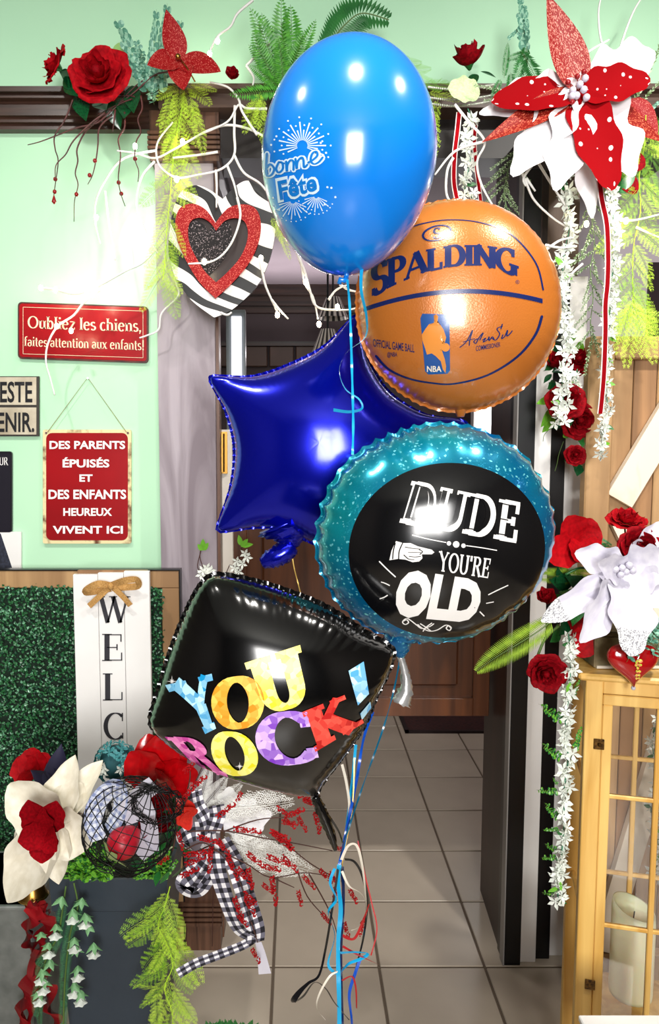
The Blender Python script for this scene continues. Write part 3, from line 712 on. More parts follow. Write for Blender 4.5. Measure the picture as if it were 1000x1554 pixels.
burlap = mat('burlap', '#c79a5c', '#a87c41', scale=260, rough=.9, bump=.4)
bw_ = MB(); Yb = YB-.02
def wfun(m, p=.6): return lambda q: m*(.35+.65*math.sin(PI*min(1, max(0, q)))**p)
bw_.ribbon(path([(168, 889, Yb), (150, 886, Yb-.02), (134, 893, Yb-.01), (130, 899, Yb), (148, 897, Yb+.01), (168, 893, Yb)], Yb), .020, tw0=.15)
bw_.ribbon(path([(170, 888, Yb), (190, 881, Yb-.02), (207, 880, Yb-.012), (209, 889, Yb), (190, 891, Yb+.01), (170, 892, Yb)], Yb), .020, tw0=.15)
bw_.ribbon(path([(166, 891, Yb-.003), (150, 906, Yb-.006), (135, 920, Yb)], Yb), .017, tw0=.1)
bw_.ribbon(path([(171, 891, Yb-.003), (186, 905, Yb-.006), (198, 919, Yb)], Yb), .017, tw0=.1)
bow = bw_.build('bow', burlap, t, smooth=True)
MB().ball(W(168, 890, Yb-.008), .011, 10, sc=(.8, .7, 1)).build('knot', burlap, bow, smooth=True, org=t.location)
# ================================================================== BALLOONS
def prin(name, c, rough, metal, coat, **k): return mat(name, c, rough=rough, metal=metal, coat=coat, **k)
import numpy as np
def inflate(R, n=120, it=2600):
    """membrane under pressure: the height field of an inflated outline"""
    m = max(R(2*PI*k/360) for k in range(360))*1.04; g = np.linspace(-m, m, n); X, Y = np.meshgrid(g, g, indexing='ij')
    A = np.arctan2(Y, X) % (2*PI); tab = np.array([R(2*PI*k/720) for k in range(721)]); RR = np.interp(A, np.linspace(0, 2*PI, 721), tab)
    M = (np.hypot(X, Y) < RR); u = np.zeros((n, n)); h2 = (g[1]-g[0])**2
    for _ in range(it):
        u[1:-1, 1:-1] = .25*(u[2:, 1:-1]+u[:-2, 1:-1]+u[1:-1, 2:]+u[1:-1, :-2]+h2); u *= M
    u = u/u.max()
    def H(x, y):
        fx = (x+m)/(2*m)*(n-1); fy = (y+m)/(2*m)*(n-1); i = min(n-2, max(0, int(fx))); j = min(n-2, max(0, int(fy))); a, b = fx-i, fy-j
        v = u[i, j]*(1-a)*(1-b)+u[i+1, j]*a*(1-b)+u[i, j+1]*(1-a)*b+u[i+1, j+1]*a*b
        return math.sqrt(max(0, v))
    return H
def foil(parent, cx, cy, Y, R, th, m, wr=1.0, ex=7, mem=False, lobes=60, pucker=.03, nr=34, na=300, power=.5, name='foil_body', back=1.0, tiltx=0, yaw=0, px2m=None):
    """inflated two-sided foil; R(angle)-> radius in pixels, angle measured counter-clockwise in the picture"""
    s = S(Y)*1.0; c = W(cx, cy, Y); mb = MB(); HF_ = inflate(R) if mem else None
    rotm = Matrix.Rotation(yaw, 3, 'Z') @ Matrix.Rotation(tiltx, 3, 'X')
    ph = [rnd(0, 6.28) for _ in range(6)]
    for side in (-1, 1):
        def fn(u, v, side=side):
            a = 2*PI*u; q = v; r = math.sin(q*PI/2)**.9
            wob = math.sin(lobes*a/2+1.4*math.sin(3*a+ph[0])); am = .35+.65*abs(math.sin(2.5*a+ph[2])*math.cos(3.7*a+ph[3])); wob *= am
            rr_ = R(a)*s*r*(1-pucker*abs(wob)*r**14)
            h = th*max(0, 1-r**2.3)**power
            if mem:
                k_ = min(r, .90); h = th*HF_(R(a)*k_*math.cos(a), R(a)*k_*math.sin(a))
                if r > .90: h *= math.sqrt(max(0, (1-r*r)/(1-.81)))
            h += th*.16*wr*wob*(r**ex)*(1-r**6)
            h += th*.02*math.sin(5*a+ph[1])*r*r*(1-r)
            if v >= .999: h = 0
            return c+rotm @ Vector((rr_*math.cos(a), side*h*(1 if side < 0 else back), rr_*math.sin(a)))
        mb.grid(fn, na, nr, 0, True)
    # crimped seam around the edge
    def sm(u, v):
        a = 2*PI*u; wob = math.sin(lobes*a/2+1.4*math.sin(3*a+ph[0]))*(.35+.65*abs(math.sin(2.5*a+ph[2])*math.cos(3.7*a+ph[3])))
        rr_ = R(a)*s*(1-pucker*abs(wob))+(.0055*v)
        return c+rotm @ Vector((rr_*math.cos(a), .004*wob*v, rr_*math.sin(a)))
    body = mb.build(name, m, parent, smooth=True)
    se = MB().grid(sm, na, 1, 0, True).build('seam', m, parent, smooth=True)
    return body
def ellR(rx, ry, rot=0):
    def R(a):
        a -= rot; return rx*ry/math.hypot(ry*math.cos(a), rx*math.sin(a))
    return R
def polyR(pts, cx, cy, rnd_=1):
    """radius function from outline pixels (smoothed)"""
    P = [Vector((x-cx, -(y-cy), 0)) for x, y in pts]; n = len(P); D = []
    for i in range(n):
        p0, p1, p2, p3 = P[i-1], P[i], P[(i+1) % n], P[(i+2) % n]
        for k in range(12):
            t = k/12; D.append(.5*((2*p1)+(-p0+p2)*t+(2*p0-5*p1+4*p2-p3)*t*t+(-p0+3*p1-3*p2+p3)*t**3))
    T = sorted((math.atan2(d.y, d.x) % (2*PI), d.length) for d in D)
    def R(a):
        a = a % (2*PI); lo, hi = 0, len(T)-1
        if a < T[0][0] or a >= T[-1][0]:
            a0, r0 = T[-1]; a1, r1 = T[0]; a1 += 2*PI; a = a+2*PI if a < a0 else a
            return r0+(r1-r0)*(a-a0)/max(1e-6, a1-a0)
        while hi-lo > 1:
            m = (lo+hi)//2
            if T[m][0] <= a: lo = m
            else: hi = m
        return T[lo][1]+(T[hi][1]-T[lo][1])*(a-T[lo][0])/max(1e-6, T[hi][0]-T[lo][0])
    return R
KN = Vector((0, 0, 0))
# --- blue latex balloon
YB1 = 1.22
lat = mat('blue_latex', '#0a80e6', rough=.2, coat=.6, spec=.6); lat.node_tree.nodes['Principled BSDF'].inputs['Subsurface Weight'].default_value = 0
tb = thing('latex_balloon', 'sky blue round latex balloon with white firework print, topmost of the bunch', 'balloon', W(529, 238, YB1))
c = W(529, 236, YB1); rx = 129*S(YB1)*.985; rzt = 158*S(YB1); rzb = 170*S(YB1)
def latex(u, v):
    a = 2*PI*u; th = PI*v; z = math.cos(th); r = math.sin(th)
    if z < 0: r *= 1-.07*abs(z)**1.5; zz = z*rzb
    else: zz = z*rzt
    p = Vector((r*rx*math.cos(a), r*rx*math.sin(a), zz)); return c+Matrix.Rotation(math.radians(4), 3, 'Y') @ p
body = MB().grid(latex, 96, 64, 0, True).build('latex_body', lat, tb, smooth=True)
nk = MB(); n0 = W(526, 396, YB1); 
nk.tube([n0+Vector((0, 0, .006)), n0-Vector((0, 0, .010)), n0-Vector((0, 0, .022)), n0-Vector((.001, 0, .028))], lambda q: .011-.007*math.sin(min(1, q*1.5)*PI/2) if q < .7 else .0045, 14)
nk.tube([n0-Vector((0, 0, .026)), n0-Vector((.004, .002, .032)), n0-Vector((.010, .003, .030)), n0-Vector((.012, 0, .036))], .0045, 10)
nk.build('knotted_neck', lat, tb, smooth=True)
sf = onto(body)
wp = mat('white_balloon_print', '#d9f0ff', rough=.3)
fw_ = MB()
def rayline(cx, cy, r0, r1, a, w=2.0):
    a = math.radians(a); x0_, y0_ = cx+r0*math.cos(a), cy-r0*math.sin(a); x1_, y1_ = cx+r1*math.cos(a), cy-r1*math.sin(a)
    dx, dy_ = math.sin(a)*w/2, math.cos(a)*w/2; o = len(fw_.v); n = 3
    for i in range(n+1):
        t = i/n; k = .45+.55*t
        for sg in (-1, 1): fw_.v.append(sf(x0_+(x1_-x0_)*t+sg*dx*k, y0_+(y1_-y0_)*t+sg*dy_*k))
    for i in range(n): fw_.face((o+2*i, o+2*i+2, o+2*i+3, o+2*i+1))
def dot(x, y, r, mb=None, s_=None, n=8):
    mb = mb or fw_; s_ = s_ or sf; o = len(mb.v); mb.v.append(s_(x, y))
    for i in range(n): mb.v.append(s_(x+r*math.cos(2*PI*i/n), y-r*math.sin(2*PI*i/n)))
    for i in range(n): mb.face((o, o+1+i, o+1+(i+1) % n))
def flush():
    global fw_
    fw_.build('firework_print', wp, tb, smooth=True, kind='stuff'); fw_ = MB()
for i, a in enumerate(range(-24, 206, 12)):
    k = i % 2; rayline(459, 221, 8, 24 if k else 36, a, 2.2); dot(459+(31 if k else 43)*math.cos(math.radians(a)), 221-(31 if k else 43)*math.sin(math.radians(a)), 1.4)
for (cx_, cy_, s0, s1) in ((445, 305, 4, 22), (480, 298, 3, 18)):
    flush()
    for a in range(195, 345, 14): rayline(cx_, cy_, s0, s1 if (a//14) % 2 else s1+6, a, 1.6); dot(cx_+(s1+9)*math.cos(math.radians(a)), cy_-(s1+9)*math.sin(math.radians(a)), 1.1)
for (x, y) in ((412, 220), (420, 207), (487, 217), (495, 232), (497, 284), (503, 285), (509, 299), (415, 300), (424, 318), (493, 310)): dot(x, y, 1.7)
flush()
def scr(name, strokes, surf, w, m, parent, lift=0, **k):
    mb = MB()
    for stt in strokes:
        P = smooth([Vector((x, y, 0)) for x, y in stt], 6); o = len(mb.v); K = len(P)
        for i, p in enumerate(P):
            d = (P[min(i+1, K-1)]-P[max(i-1, 0)]).normalized(); n = Vector((-d.y, d.x, 0)); ww = w*(.55+.45*abs(d.y))
            mb.v.append(surf(*(p+n*ww/2).xy, lift)); mb.v.append(surf(*(p-n*ww/2).xy, lift))
        for i in range(K-1): mb.face((o+2*i, o+2*i+2, o+2*i+3, o+2*i+1))
        for e in (P[0], P[-1]): 
            oo = len(mb.v); mb.v.append(surf(e.x, e.y, lift))
            for q in range(8): mb.v.append(surf(e.x+w*.4*math.cos(q*PI/4), e.y+w*.4*math.sin(q*PI/4), lift))
            for q in range(8): mb.face((oo, oo+1+q, oo+1+(q+1) % 8))
    return mb.build(name, m, parent, smooth=True, **k)
bonne = [[(406, 233), (405, 250), (406, 266), (413, 265), (417, 256), (411, 249), (406, 254)],
 [(424, 246), (420, 256), (424, 262), (430, 256), (429, 247), (424, 246), (432, 248)],
 [(435, 245), (436, 260), (437, 250), (442, 243), (446, 246), (446, 258)], [(449, 241), (451, 256), (452, 246), (458, 239), (461, 243), (462, 254), (467, 250)],
 [(468, 247), (475, 243), (482, 236), (480, 230), (474, 234), (472, 244), (477, 249), (484, 246), (490, 239)]]
scr('script_outline', bonne, sf, 9.5, wp, tb)
scr('script_lettering', bonne, sf, 3.6, mat('blue_print', '#0f7ad2', rough=.3), tb, lift=.0004)
fe = quad((421.5, 275), (479, 262), (482, 289), (426, 304))
letters('lettering_outline', bfont('F\u00eate', .08), quad((418, 271), (482.5, 256.5), (485.5, 292.5), (422.5, 308.5)), sf, wp, tb)
letters('lettering', bfont('F\u00eate', .03), fe, sf, MATS['blue_print'], tb, lift=.0004)
# --- basketball foil balloon
YB2 = 1.42
tk_ = thing('foil_balloon', 'round orange foil balloon printed as a basketball, right of the blue one', 'balloon', W(695, 466, YB2))
orange = mat('basketball_foil', '#cc7a30', '#c06d28', scale=2.5, rough=.3, metal=.12, coat=.6, bump=.12, bscale=300)
bb = foil(tk_, 695, 466, YB2, ellR(149, 154, .5), .125, orange, lobes=76, pucker=.018, wr=.55, ex=16)
sf = onto(bb)
navy = mat('navy_print', '#15245c', rough=.25, coat=.4)
def bowline(x0_, y0_, x1_, y1_, bow, thick, surf, n=30, name='seam_line', par=None, m=None):
    mb = MB()
    for i in range(n+1):
        u = i/n; x = x0_+(x1_-x0_)*u; y = y0_+(y1_-y0_)*u-bow*4*u*(1-u)
        mb.v.append(surf(x, y-thick/2)); mb.v.append(surf(x, y+thick/2))
    for i in range(n): mb.face((2*i, 2*i+2, 2*i+3, 2*i+1))
    return mb.build(name, m or navy, par, smooth=True)
bowline(552, 470, 823, 457, 21, 7, sf, par=tk_)
def arcline(pts, w, surf, par, m, name='seam_line'): return scr(name, [pts], surf, w, m, par)
arcline([(612, 350), (640, 340), (680, 334), (728, 338), (775, 356), (812, 398), (824, 440)], 2.6, sf, tk_, navy)
arcline([(571, 540), (590, 560), (620, 574), (656, 581), (690, 582), (740, 569), (785, 541), (812, 508), (822, 480)], 4.2, sf, tk_, navy)
# arched maker's name
def archfn(u, v):
    x = 563+(787-563)*u; top = 408-38*math.sin(PI*(.10+.80*u))**1.0-(1-u)*2; 
    htp = 46-12*math.sin(PI*u)+(-8 if u < .12 else 0); yb = top
    base = [(0, 452), (.14, 435), (.35, 414), (.55, 404), (.75, 403), (.88, 410), (1, 424)]
    tp = [(0, 400), (.14, 392), (.35, 380), (.55, 372), (.75, 372), (.88, 376), (1, 379)]
    def ip(L_):
        for (a, p), (b, q) in zip(L_, L_[1:]):
            if u <= b: return p+(q-p)*(u-a)/(b-a)
        return L_[-1][1]
    return x, ip(base)+(ip(tp)-ip(base))*v
letters('lettering', serif('SPALDING', .26, .11, .12, gap=-.02, sz=.09), archfn, sf, navy, tk_)
scr('round_emblem', [[(663+21*math.cos(a*PI/8), 354-11*math.sin(a*PI/8)-4*math.cos(a*PI/8)) for a in range(17)]], sf, 3.4, navy, tk_)
letters('lettering', serif('S', .2, .1, .1), quad((657, 347), (669, 345), (669, 361), (657, 363)), sf, navy, tk_)
letters('lettering', bfont('OFFICIAL GAME BALL', .01), quad((566, 514), (629, 523), (629, 535), (567, 526)), sf, navy, tk_)
letters('lettering', bfont('@NBA', .01), rect(588, 534, 603, 543), sf, navy, tk_)
letters('lettering', bfont('COMMISSIONER', .01), quad((722, 525), (759, 519), (759, 526), (722, 533)), sf, navy, tk_)
letters('lettering', bfont('\u00ae', 0), rect(782, 425, 788, 431), sf, navy, tk_)
sig = [[(698, 527), (708, 518), (717, 501), (713, 515), (712, 524)], [(703, 519), (712, 516), (720, 514)], [(724, 514), (719, 518), (722, 521), (727, 512), (733, 505), (728, 516)], [(732, 516), (737, 513), (733, 519), (740, 515), (742, 511), (742, 517), (747, 511), (750, 516)],
 [(762, 495), (754, 499), (758, 507), (752, 516), (746, 513)], [(763, 508), (761, 514), (766, 510), (770, 501), (769, 510), (774, 506), (777, 502)], [(762, 492), (760, 499)]]
scr('signature', sig, sf, 1.8, navy, tk_)
# emblem panel: blue field with an orange dribbling figure
bl = mat('emblem_blue', '#1c4f94', rough=.25, coat=.4); orp = mat('emblem_orange', '#dc8a3a', rough=.25, coat=.4)
def patch(name, poly, surf, m, par, lift=0, n=0):
    bm = bmesh.new(); vs = [bm.verts.new((x, y, 0)) for x, y in poly]; f = bm.faces.new(vs); bmesh.ops.triangulate(bm, faces=[f])
    xs_ = [p[0] for p in poly]; ys_ = [p[1] for p in poly]; st_ = 9
    for ax, (lo, hi) in enumerate(((min(xs_), max(xs_)), (min(ys_), max(ys_)))):
        q = lo+st_
        while q < hi:
            co = (q, 0, 0) if ax == 0 else (0, q, 0); bmesh.ops.bisect_plane(bm, geom=bm.verts[:]+bm.edges[:]+bm.faces[:], plane_co=co, plane_no=(1, 0, 0) if ax == 0 else (0, 1, 0)); q += st_
    bm.verts.index_update(); mb = MB(); mb.v = [surf(v.co.x, v.co.y, lift) for v in bm.verts]
    for f in bm.faces: mb.face([v.index for v in f.verts])
    bm.free(); return mb.build(name, m, par, smooth=True)
patch('emblem', [(641, 476), (677, 477), (682, 482), (683, 562), (679, 567), (650, 568), (645, 563), (638, 483)], sf, bl, tk_)
fig = [(658, 479), (662, 477), (665, 480), (664, 487), (663, 492), (669, 494), (673, 500), (677, 512), (675, 520), (671, 513), (669, 506), (666, 514), (666, 522), (671, 533), (675, 545), (677, 556), (676, 566), (672, 560), (669, 548), (661, 540), (655, 536), (648, 538), (645, 528), (641, 516), (640, 508), (645, 500), (651, 492), (658, 490), (659, 486)]
patch('emblem_figure', fig, sf, orp, tk_, lift=.0004)
mb = MB(); dot(676, 527, 6.5, mb, lambda x, y: sf(x, y, .0004), 14); mb.build('emblem_ball', orp, tk_)
letters('lettering', bfont('NBA', .02), rect(648, 555, 670, 564), sf, mat('pale_print', '#f3e2cc', rough=.3), tk_, lift=.0004)
tl = MB(); a = W(699, 612, YB2)
tl.tube([a+Vector((0, 0, .012)), a-Vector((0, 0, .004)), a-Vector((0, 0, .026))], lambda q: .022-.015*q, 12); tl.build('neck', orange, tk_, smooth=True)
# --- blue star foil balloon
YB3 = 1.56
tS = thing('foil_balloon', 'deep blue star-shaped foil balloon behind the other balloons', 'balloon', W(500, 670, YB3))
bluef = mat('royal_blue_foil', '#0a16c8', rough=.19, metal=.75, coat=.5)
STP = [(537, 484), (527, 492), (490, 530), (440, 556), (385, 573), (328, 572), (321, 580), (327, 593), (346, 630), (357, 680), (351, 735), (331, 792), (330, 803), (342, 807), (390, 800), (430, 802), (470, 822), (520, 842), (575, 872), (590, 868), (594, 845), (608, 790), (628, 740), (680, 690), (706, 655), (704, 641), (690, 636), (640, 628), (592, 600), (562, 560), (548, 520), (543, 487)]
star = foil(tS, 482, 672, YB3, polyR(STP, 482, 672), .105, bluef, lobes=170, pucker=.008, wr=.3, ex=22, mem=True, nr=40, na=420, power=.62)
tl = MB(); a = W(438, 800, YB3-.02)
def crumple(pts, r, n=14, amp=.35):
    P = smooth(pts, 6); mb = MB(); mb.tube(P, r, n)
    for i in range(len(mb.v)):
        k = mb.v[i]; j = i//n; 
        if j < len(P): mb.v[i] = P[j]+(k-P[j])*(1+amp*math.sin(3.1*i)*math.cos(1.7*j))
    return mb
crumple([W(432, 792, YB3), W(440, 812, YB3), W(444, 832, YB3)], lambda q: .050*(1-q)+.010).build('neck', bluef, tS, smooth=True)
crumple([W(446, 828, YB3-.01), W(432, 838, YB3-.01), W(412, 848, YB3-.012), W(397, 855, YB3-.012)], lambda q: .010+.012*math.sin(PI*min(1, q*.9+.1)), amp=.25).build('tail', bluef, tS, smooth=True)
# --- teal holographic balloon
YB4 = 1.30
tt = thing('foil_balloon', 'round teal holographic foil balloon with a black disc of white words', 'balloon', W(659, 812, YB4))
teal = mat('teal_holographic_foil', '#0a9ca6', '#0662a4', scale=3.6, rough=.2, metal=.55, coat=.5)  # blue patches put the foil's reflections into its colour
def holo(m):
    N = m.node_tree.nodes; L = m.node_tree.links; b = N['Principled BSDF']; tc = N.new('ShaderNodeTexCoord')
    v = N.new('ShaderNodeTexVoronoi'); v.inputs['Scale'].default_value = 300; L.new(tc.outputs['Object'], v.inputs['Vector'])
    sp = N.new('ShaderNodeSeparateColor'); L.new(v.outputs['Color'], sp.inputs[0])
    bp = N.new('ShaderNodeBump'); bp.inputs['Strength'].default_value = .35; bp.inputs['Distance'].default_value = .004; L.new(sp.outputs[0], bp.inputs['Height']); L.new(bp.outputs[0], b.inputs['Normal'])
    src = b.inputs['Base Color'].links[0].from_socket; mx = N.new('ShaderNodeMix'); mx.data_type = 'RGBA'
    mr = N.new('ShaderNodeMapRange'); mr.inputs[1].default_value = .93; mr.inputs[2].default_value = .97; L.new(sp.outputs[1], mr.inputs[0])
    L.new(mr.outputs[0], mx.inputs[0]); L.new(src, mx.inputs[6]); mx.inputs[7].default_value = lin('#7ff0ff'); L.new(mx.outputs[2], b.inputs['Base Color'])  # scattered bright cyan cells paint the foil's sparkle
holo(teal)
tbo = foil(tt, 659, 811, YB4, ellR(182, 167, .25), .125, teal, lobes=46, pucker=.045, wr=.9, ex=12, na=360)
sf = onto(tbo)
print_black = mat('glossy_black_print', '#0b0b0d', rough=.15, coat=.3)
mb = MB()
def disc(u, v):
    a = 2*PI*u; R_ = ellR(149, 132, math.radians(8))(a)*v; return sf(678+R_*math.cos(a), 835-R_*math.sin(a))
mb.grid(disc, 96, 22, 0, True).build('printed_disc', print_black, tt, smooth=True)
wp2 = mat('white_foil_print', '#ece9e6', rough=.3)
def q4(*p): return quad(*p)
dq = q4((625, 730), (790, 764), (783, 823), (606, 793))
letters('lettering', serif('DUDE', .23, .10, .14, gap=.05), dq, sf, wp2, tt, lift=.0004)
letters('lettering_inline', serif('DUDE', .15, .035, .0, gap=.05, inner=True), q4((630, 735), (781, 767), (776, 815), (614, 786)), sf, print_black, tt, lift=.0008)
letters('lettering', serif("YOU'RE", .17, .07, .12, gap=.02), q4((666, 836), (745, 848), (740, 877), (664, 866)), sf, wp2, tt, lift=.0004)
letters('lettering', bfont('OLD', .055), q4((609, 862), (735, 880), (722, 946), (594, 935)), sf, wp2, tt, lift=.0004)
def dashes(pts, w=2): scr('print_mark', [pts], lambda x, y, l=0: sf(x, y, .0004), w, wp2, tt)
for p in ([(626, 812), (650, 818), (676, 823)], [(708, 828), (730, 831), (753, 835)], [(576, 852), (588, 864), (600, 875)], [(579, 883), (585, 885), (591, 888)], [(577, 908), (583, 906), (588, 903)],
          [(741, 902), (755, 895), (770, 888)], [(738, 915), (743, 914), (748, 913)], [(728, 928), (731, 931), (734, 934)]): dashes(p, 2.2)
mb = MB(); 
for (x, y, r) in ((692, 826, 5), (681, 824.5, 3.4), (703, 828, 3.4)): dot(x, y, r, mb, lambda a, b: sf(a, b, .0004), 12)
mb.build('print_mark', wp2, tt)
scr('scroll_ornament', [[(612, 942), (617, 940), (620, 944), (615, 947), (611, 943), (618, 938), (630, 946), (640, 953), (652, 950), (658, 946)], [(684, 952), (680, 949), (677, 953), (682, 956), (684, 951), (676, 948), (664, 955), (652, 957), (640, 952), (634, 947)], [(638, 946), (646, 951), (654, 957)], [(642, 957), (648, 950), (655, 945)]], sf, 2, wp2, tt, lift=.0004)
# pointing hand
hand = [(601, 821), (612, 824), (623, 824), (634, 829), (655, 834), (659, 838), (655, 841), (640, 841), (641, 847), (636, 852), (626, 853), (615, 849), (604, 848), (591, 850), (594, 836)]
patch('pointing_hand_print', hand, sf, wp2, tt, lift=.0004)
scr('hand_lines', [[(611, 824), (606, 836), (605, 848)], [(615, 830), (626, 832), (638, 833)], [(620, 838), (628, 838), (638, 838)], [(621, 844), (630, 845), (638, 844)], [(613, 842), (620, 848), (628, 849)], [(600, 824), (597, 836), (596, 848)], [(636, 834), (641, 837), (637, 841)]], sf, 1.7, print_black, tt, lift=.0008)
a = W(606, 968, YB4)
crumple([a+Vector((.012, 0, .022)), a, a-Vector((-.002, 0, .020)), a-Vector((-.003, 0, .036))], lambda q: .034*(1-q)+.006, amp=.15).build('neck', teal, tt, smooth=True)
crumple([a-Vector((-.002, 0, .034)), W(614, 1020, YB4), W(616, 1045, YB4), W(608, 1066, YB4)], lambda q: .006+.012*q*q, amp=.35).build('tail', mat('silver_foil', '#dedede', rough=.25, metal=.7), tt, smooth=True)
# --- black square foil balloon
YB5 = 1.16
tq = thing('foil_balloon', 'black rounded-diamond foil balloon with multicoloured words, lowest of the bunch', 'balloon', W(415, 1045, YB5))
blackf = mat('black_foil', '#060607', rough=.13, metal=.15, coat=.8)
SQ = [(318, 868), (345, 866), (390, 876), (440, 892), (500, 917), (550, 950), (592, 975), (601, 990), (592, 1022), (574, 1060), (556, 1105), (525, 1150), (496, 1190), (484, 1211), (465, 1215), (420, 1205), (370, 1190), (320, 1172), (270, 1145), (235, 1118), (222, 1098), (226, 1075), (240, 1035), (256, 985), (275, 935), (297, 890)]
bq = foil(tq, 415, 1045, YB5, polyR(SQ, 415, 1045), .10, blackf, lobes=120, pucker=.012, wr=.35, ex=14, mem=True, nr=40, na=400, power=.55)
sf = onto(bq)
def facet(name, c1, c2): return mat(name, c1, c2, scale=95, tex='cells', lo=.0, hi=1.0, rough=.3)
L_ = [('Y', (252, 1040), (322, 1022), (338, 1100), (300, 1119), facet('facet_blue', '#0f93cf', '#c8f6ff'), .30),
      ('O', (317, 1034), (398, 1023), (404, 1098), (326, 1108), facet('facet_orange', '#ef8f14', '#ffdf6a'), .30),
      ('U', (371, 1006), (455, 979), (474, 1063), (398, 1084), facet('facet_yellow', '#f2dc1a', '#fdf7a0'), .30),
      ('!', (528, 1018), (551, 1004), (562, 1073), (548, 1092), facet('facet_sky', '#1596d8', '#d6fbff'), .5),
      ('R', (251, 1117), (318, 1122), (347, 1178), (292, 1158), facet('facet_pink', '#c01a92', '#ff9ad4'), .26),
      ('O', (314, 1110), (384, 1112), (398, 1172), (330, 1176), facet('facet_lemon', '#efe312', '#fff99a'), .30),
      ('C', (382, 1086), (466, 1078), (484, 1152), (394, 1164), facet('facet_purple', '#7a2fc0', '#e9c4ff'), .28),
      ('K', (458, 1080), (532, 1050), (551, 1096), (478, 1140), facet('facet_red', '#b80f14', '#ff5a4a'), .30)]
for chh, tl_, tr_, br_, bl_, m_, tkk in L_:
    letters('letter', serif(chh, tkk, .12, .14, sz=.13), q4(tl_, tr_, br_, bl_), sf, m_, tq, lift=.0012, label={'Y': 'blue faceted letter', 'O': None, 'U': 'yellow faceted letter', '!': 'sky blue exclamation mark', 'R': 'pink faceted letter', 'C': 'purple faceted letter', 'K': 'red faceted letter'}.get(chh))
spk = MB()
for (x, y, r) in ((262, 1034, 9), (364, 1162, 7), (549, 1024, 6)):
    for a in (90, 45, 0, -45):
        o = len(spk.v); ca, sa = math.cos(math.radians(a)), math.sin(math.radians(a)); rr_ = r if a % 90 == 0 else r*.5
        for p in ((x-rr_*ca, y+rr_*sa), (x-.8*sa, y-.8*ca), (x+rr_*ca, y-rr_*sa), (x+.8*sa, y+.8*ca)): spk.v.append(sf(*p, .0006))
        spk.face((o, o+1, o+2, o+3))
spk.build('sparkle_print', wp2, tq)
crumple([W(478, 1208, YB5), W(484, 1222, YB5), W(492, 1240, YB5), W(503, 1268, YB5), W(509, 1290, YB5)], lambda q: .006-.003*q+.004*math.sin(PI*q), amp=.3).build('tail', blackf, tq, smooth=True)
# --- ribbons
def curl(name, label, px, Y, w, m, group=None, n=8, twist=0, waves=0, tw0=0):
    P = path(px, Y, n); o = MB().ribbon(P, w, twist=twist, waves=waves, tw0=tw0).build(name, m, None, org=P[0], smooth=True)
    return tag(o, label, 'ribbon', group)
rb_teal = mat('sky_ribbon', '#18a7dd', rough=.2, coat=.5); rb_blue = mat('blue_ribbon', '#0b4fbf', rough=.2, coat=.5)
rb_petrol = mat('petrol_ribbon', '#0c5d7d', rough=.25, coat=.5); rb_white = mat('cream_ribbon', '#efe6d6', rough=.3, coat=.4); rb_red = mat('red_ribbon', '#b3121c', rough=.3, coat=.3)
rb_black = mat('black_ribbon', '#101014', rough=.2, coat=.5); rb_gold = mat('gold_ribbon', '#d8b25a', rough=.3, metal=.4)
curl('curling_ribbon', 'sky blue ribbon hanging straight down from the latex balloon neck', [(527, 424, 1.215), (531, 470, 1.19), (534, 560, 1.19), (536, 640, 1.18), (535, 690, 1.15)], 1.2, .0042, rb_teal, waves=.7)
curl('curling_ribbon', 'sky blue ribbon end curling over the blue star balloon', [(549, 405, 1.21), (548, 440, 1.20), (556, 480, 1.22), (554, 512, 1.21), (526, 535, 1.20), (515, 562, 1.20), (524, 590, 1.2), (545, 606, 1.2), (549, 620, 1.19), (530, 625, 1.19), (506, 622, 1.2)], 1.2, .0055, rb_teal, twist=2.4, tw0=.3)
G = (515, 1312, 1.22)
curl('curling_ribbon', 'petrol blue ribbon running from the teal balloon neck to the knot', [(607, 1000, 1.30), (597, 1050, 1.29), (580, 1110, 1.27), (548, 1200, 1.25), (522, 1280, 1.23), G], 1.25, .0035, rb_petrol, waves=.9)
curl('curling_ribbon', 'royal blue ribbon emerging behind the black balloon', [(566, 1080, 1.38), (552, 1120, 1.34), (540, 1190, 1.28), (526, 1260, 1.24), G], 1.3, .0055, rb_blue, waves=.5)
curl('curling_ribbon', 'bright sky ribbon beside the royal blue one under the black balloon', [(540, 1130, 1.34), (534, 1190, 1.29), (524, 1270, 1.24), G], 1.3, .0055, rb_teal, waves=.4)
curl('curling_ribbon', 'thick sky blue ribbon falling from the knot to the floor', [G, (513, 1340, 1.22), (517, 1380, 1.21), (513, 1440, 1.21), (515, 1554, 1.21), (515, 1800, 1.23)], 1.22, .0080, rb_teal, waves=.5)
curl('curling_ribbon', 'navy ribbon falling close beside the thick sky blue one', [(519, 1315, 1.225), (521, 1360, 1.225), (518, 1420, 1.225), (517, 1480, 1.225), (519, 1554, 1.225), (520, 1790, 1.23)], 1.22, .0065, mat('navy_ribbon', '#0a1b4a', rough=.2, coat=.5), waves=.6)
curl('curling_ribbon', 'thin gold string behind the sky blue ribbon', [(538, 1150, 1.28), (534, 1230, 1.26), (517, 1330, 1.24), (514, 1460, 1.235), (516, 1554, 1.235), (516, 1800, 1.235)], 1.24, .0022, rb_gold)
curl('curling_ribbon', 'cream ribbon arching right of the knot and curling downwards', [(518, 1305, 1.21), (528, 1284, 1.2), (541, 1283, 1.2), (549, 1310, 1.2), (554, 1350, 1.2), (556, 1395, 1.21), (548, 1440, 1.22)], 1.2, .0052, rb_white, twist=2)
curl('curling_ribbon', 'cream ribbon emerging below the right edge of the black balloon', [(519, 1160, 1.3), (526, 1190, 1.28), (530, 1230, 1.26), (522, 1290, 1.24)], 1.25, .005, rb_white, twist=1.2)
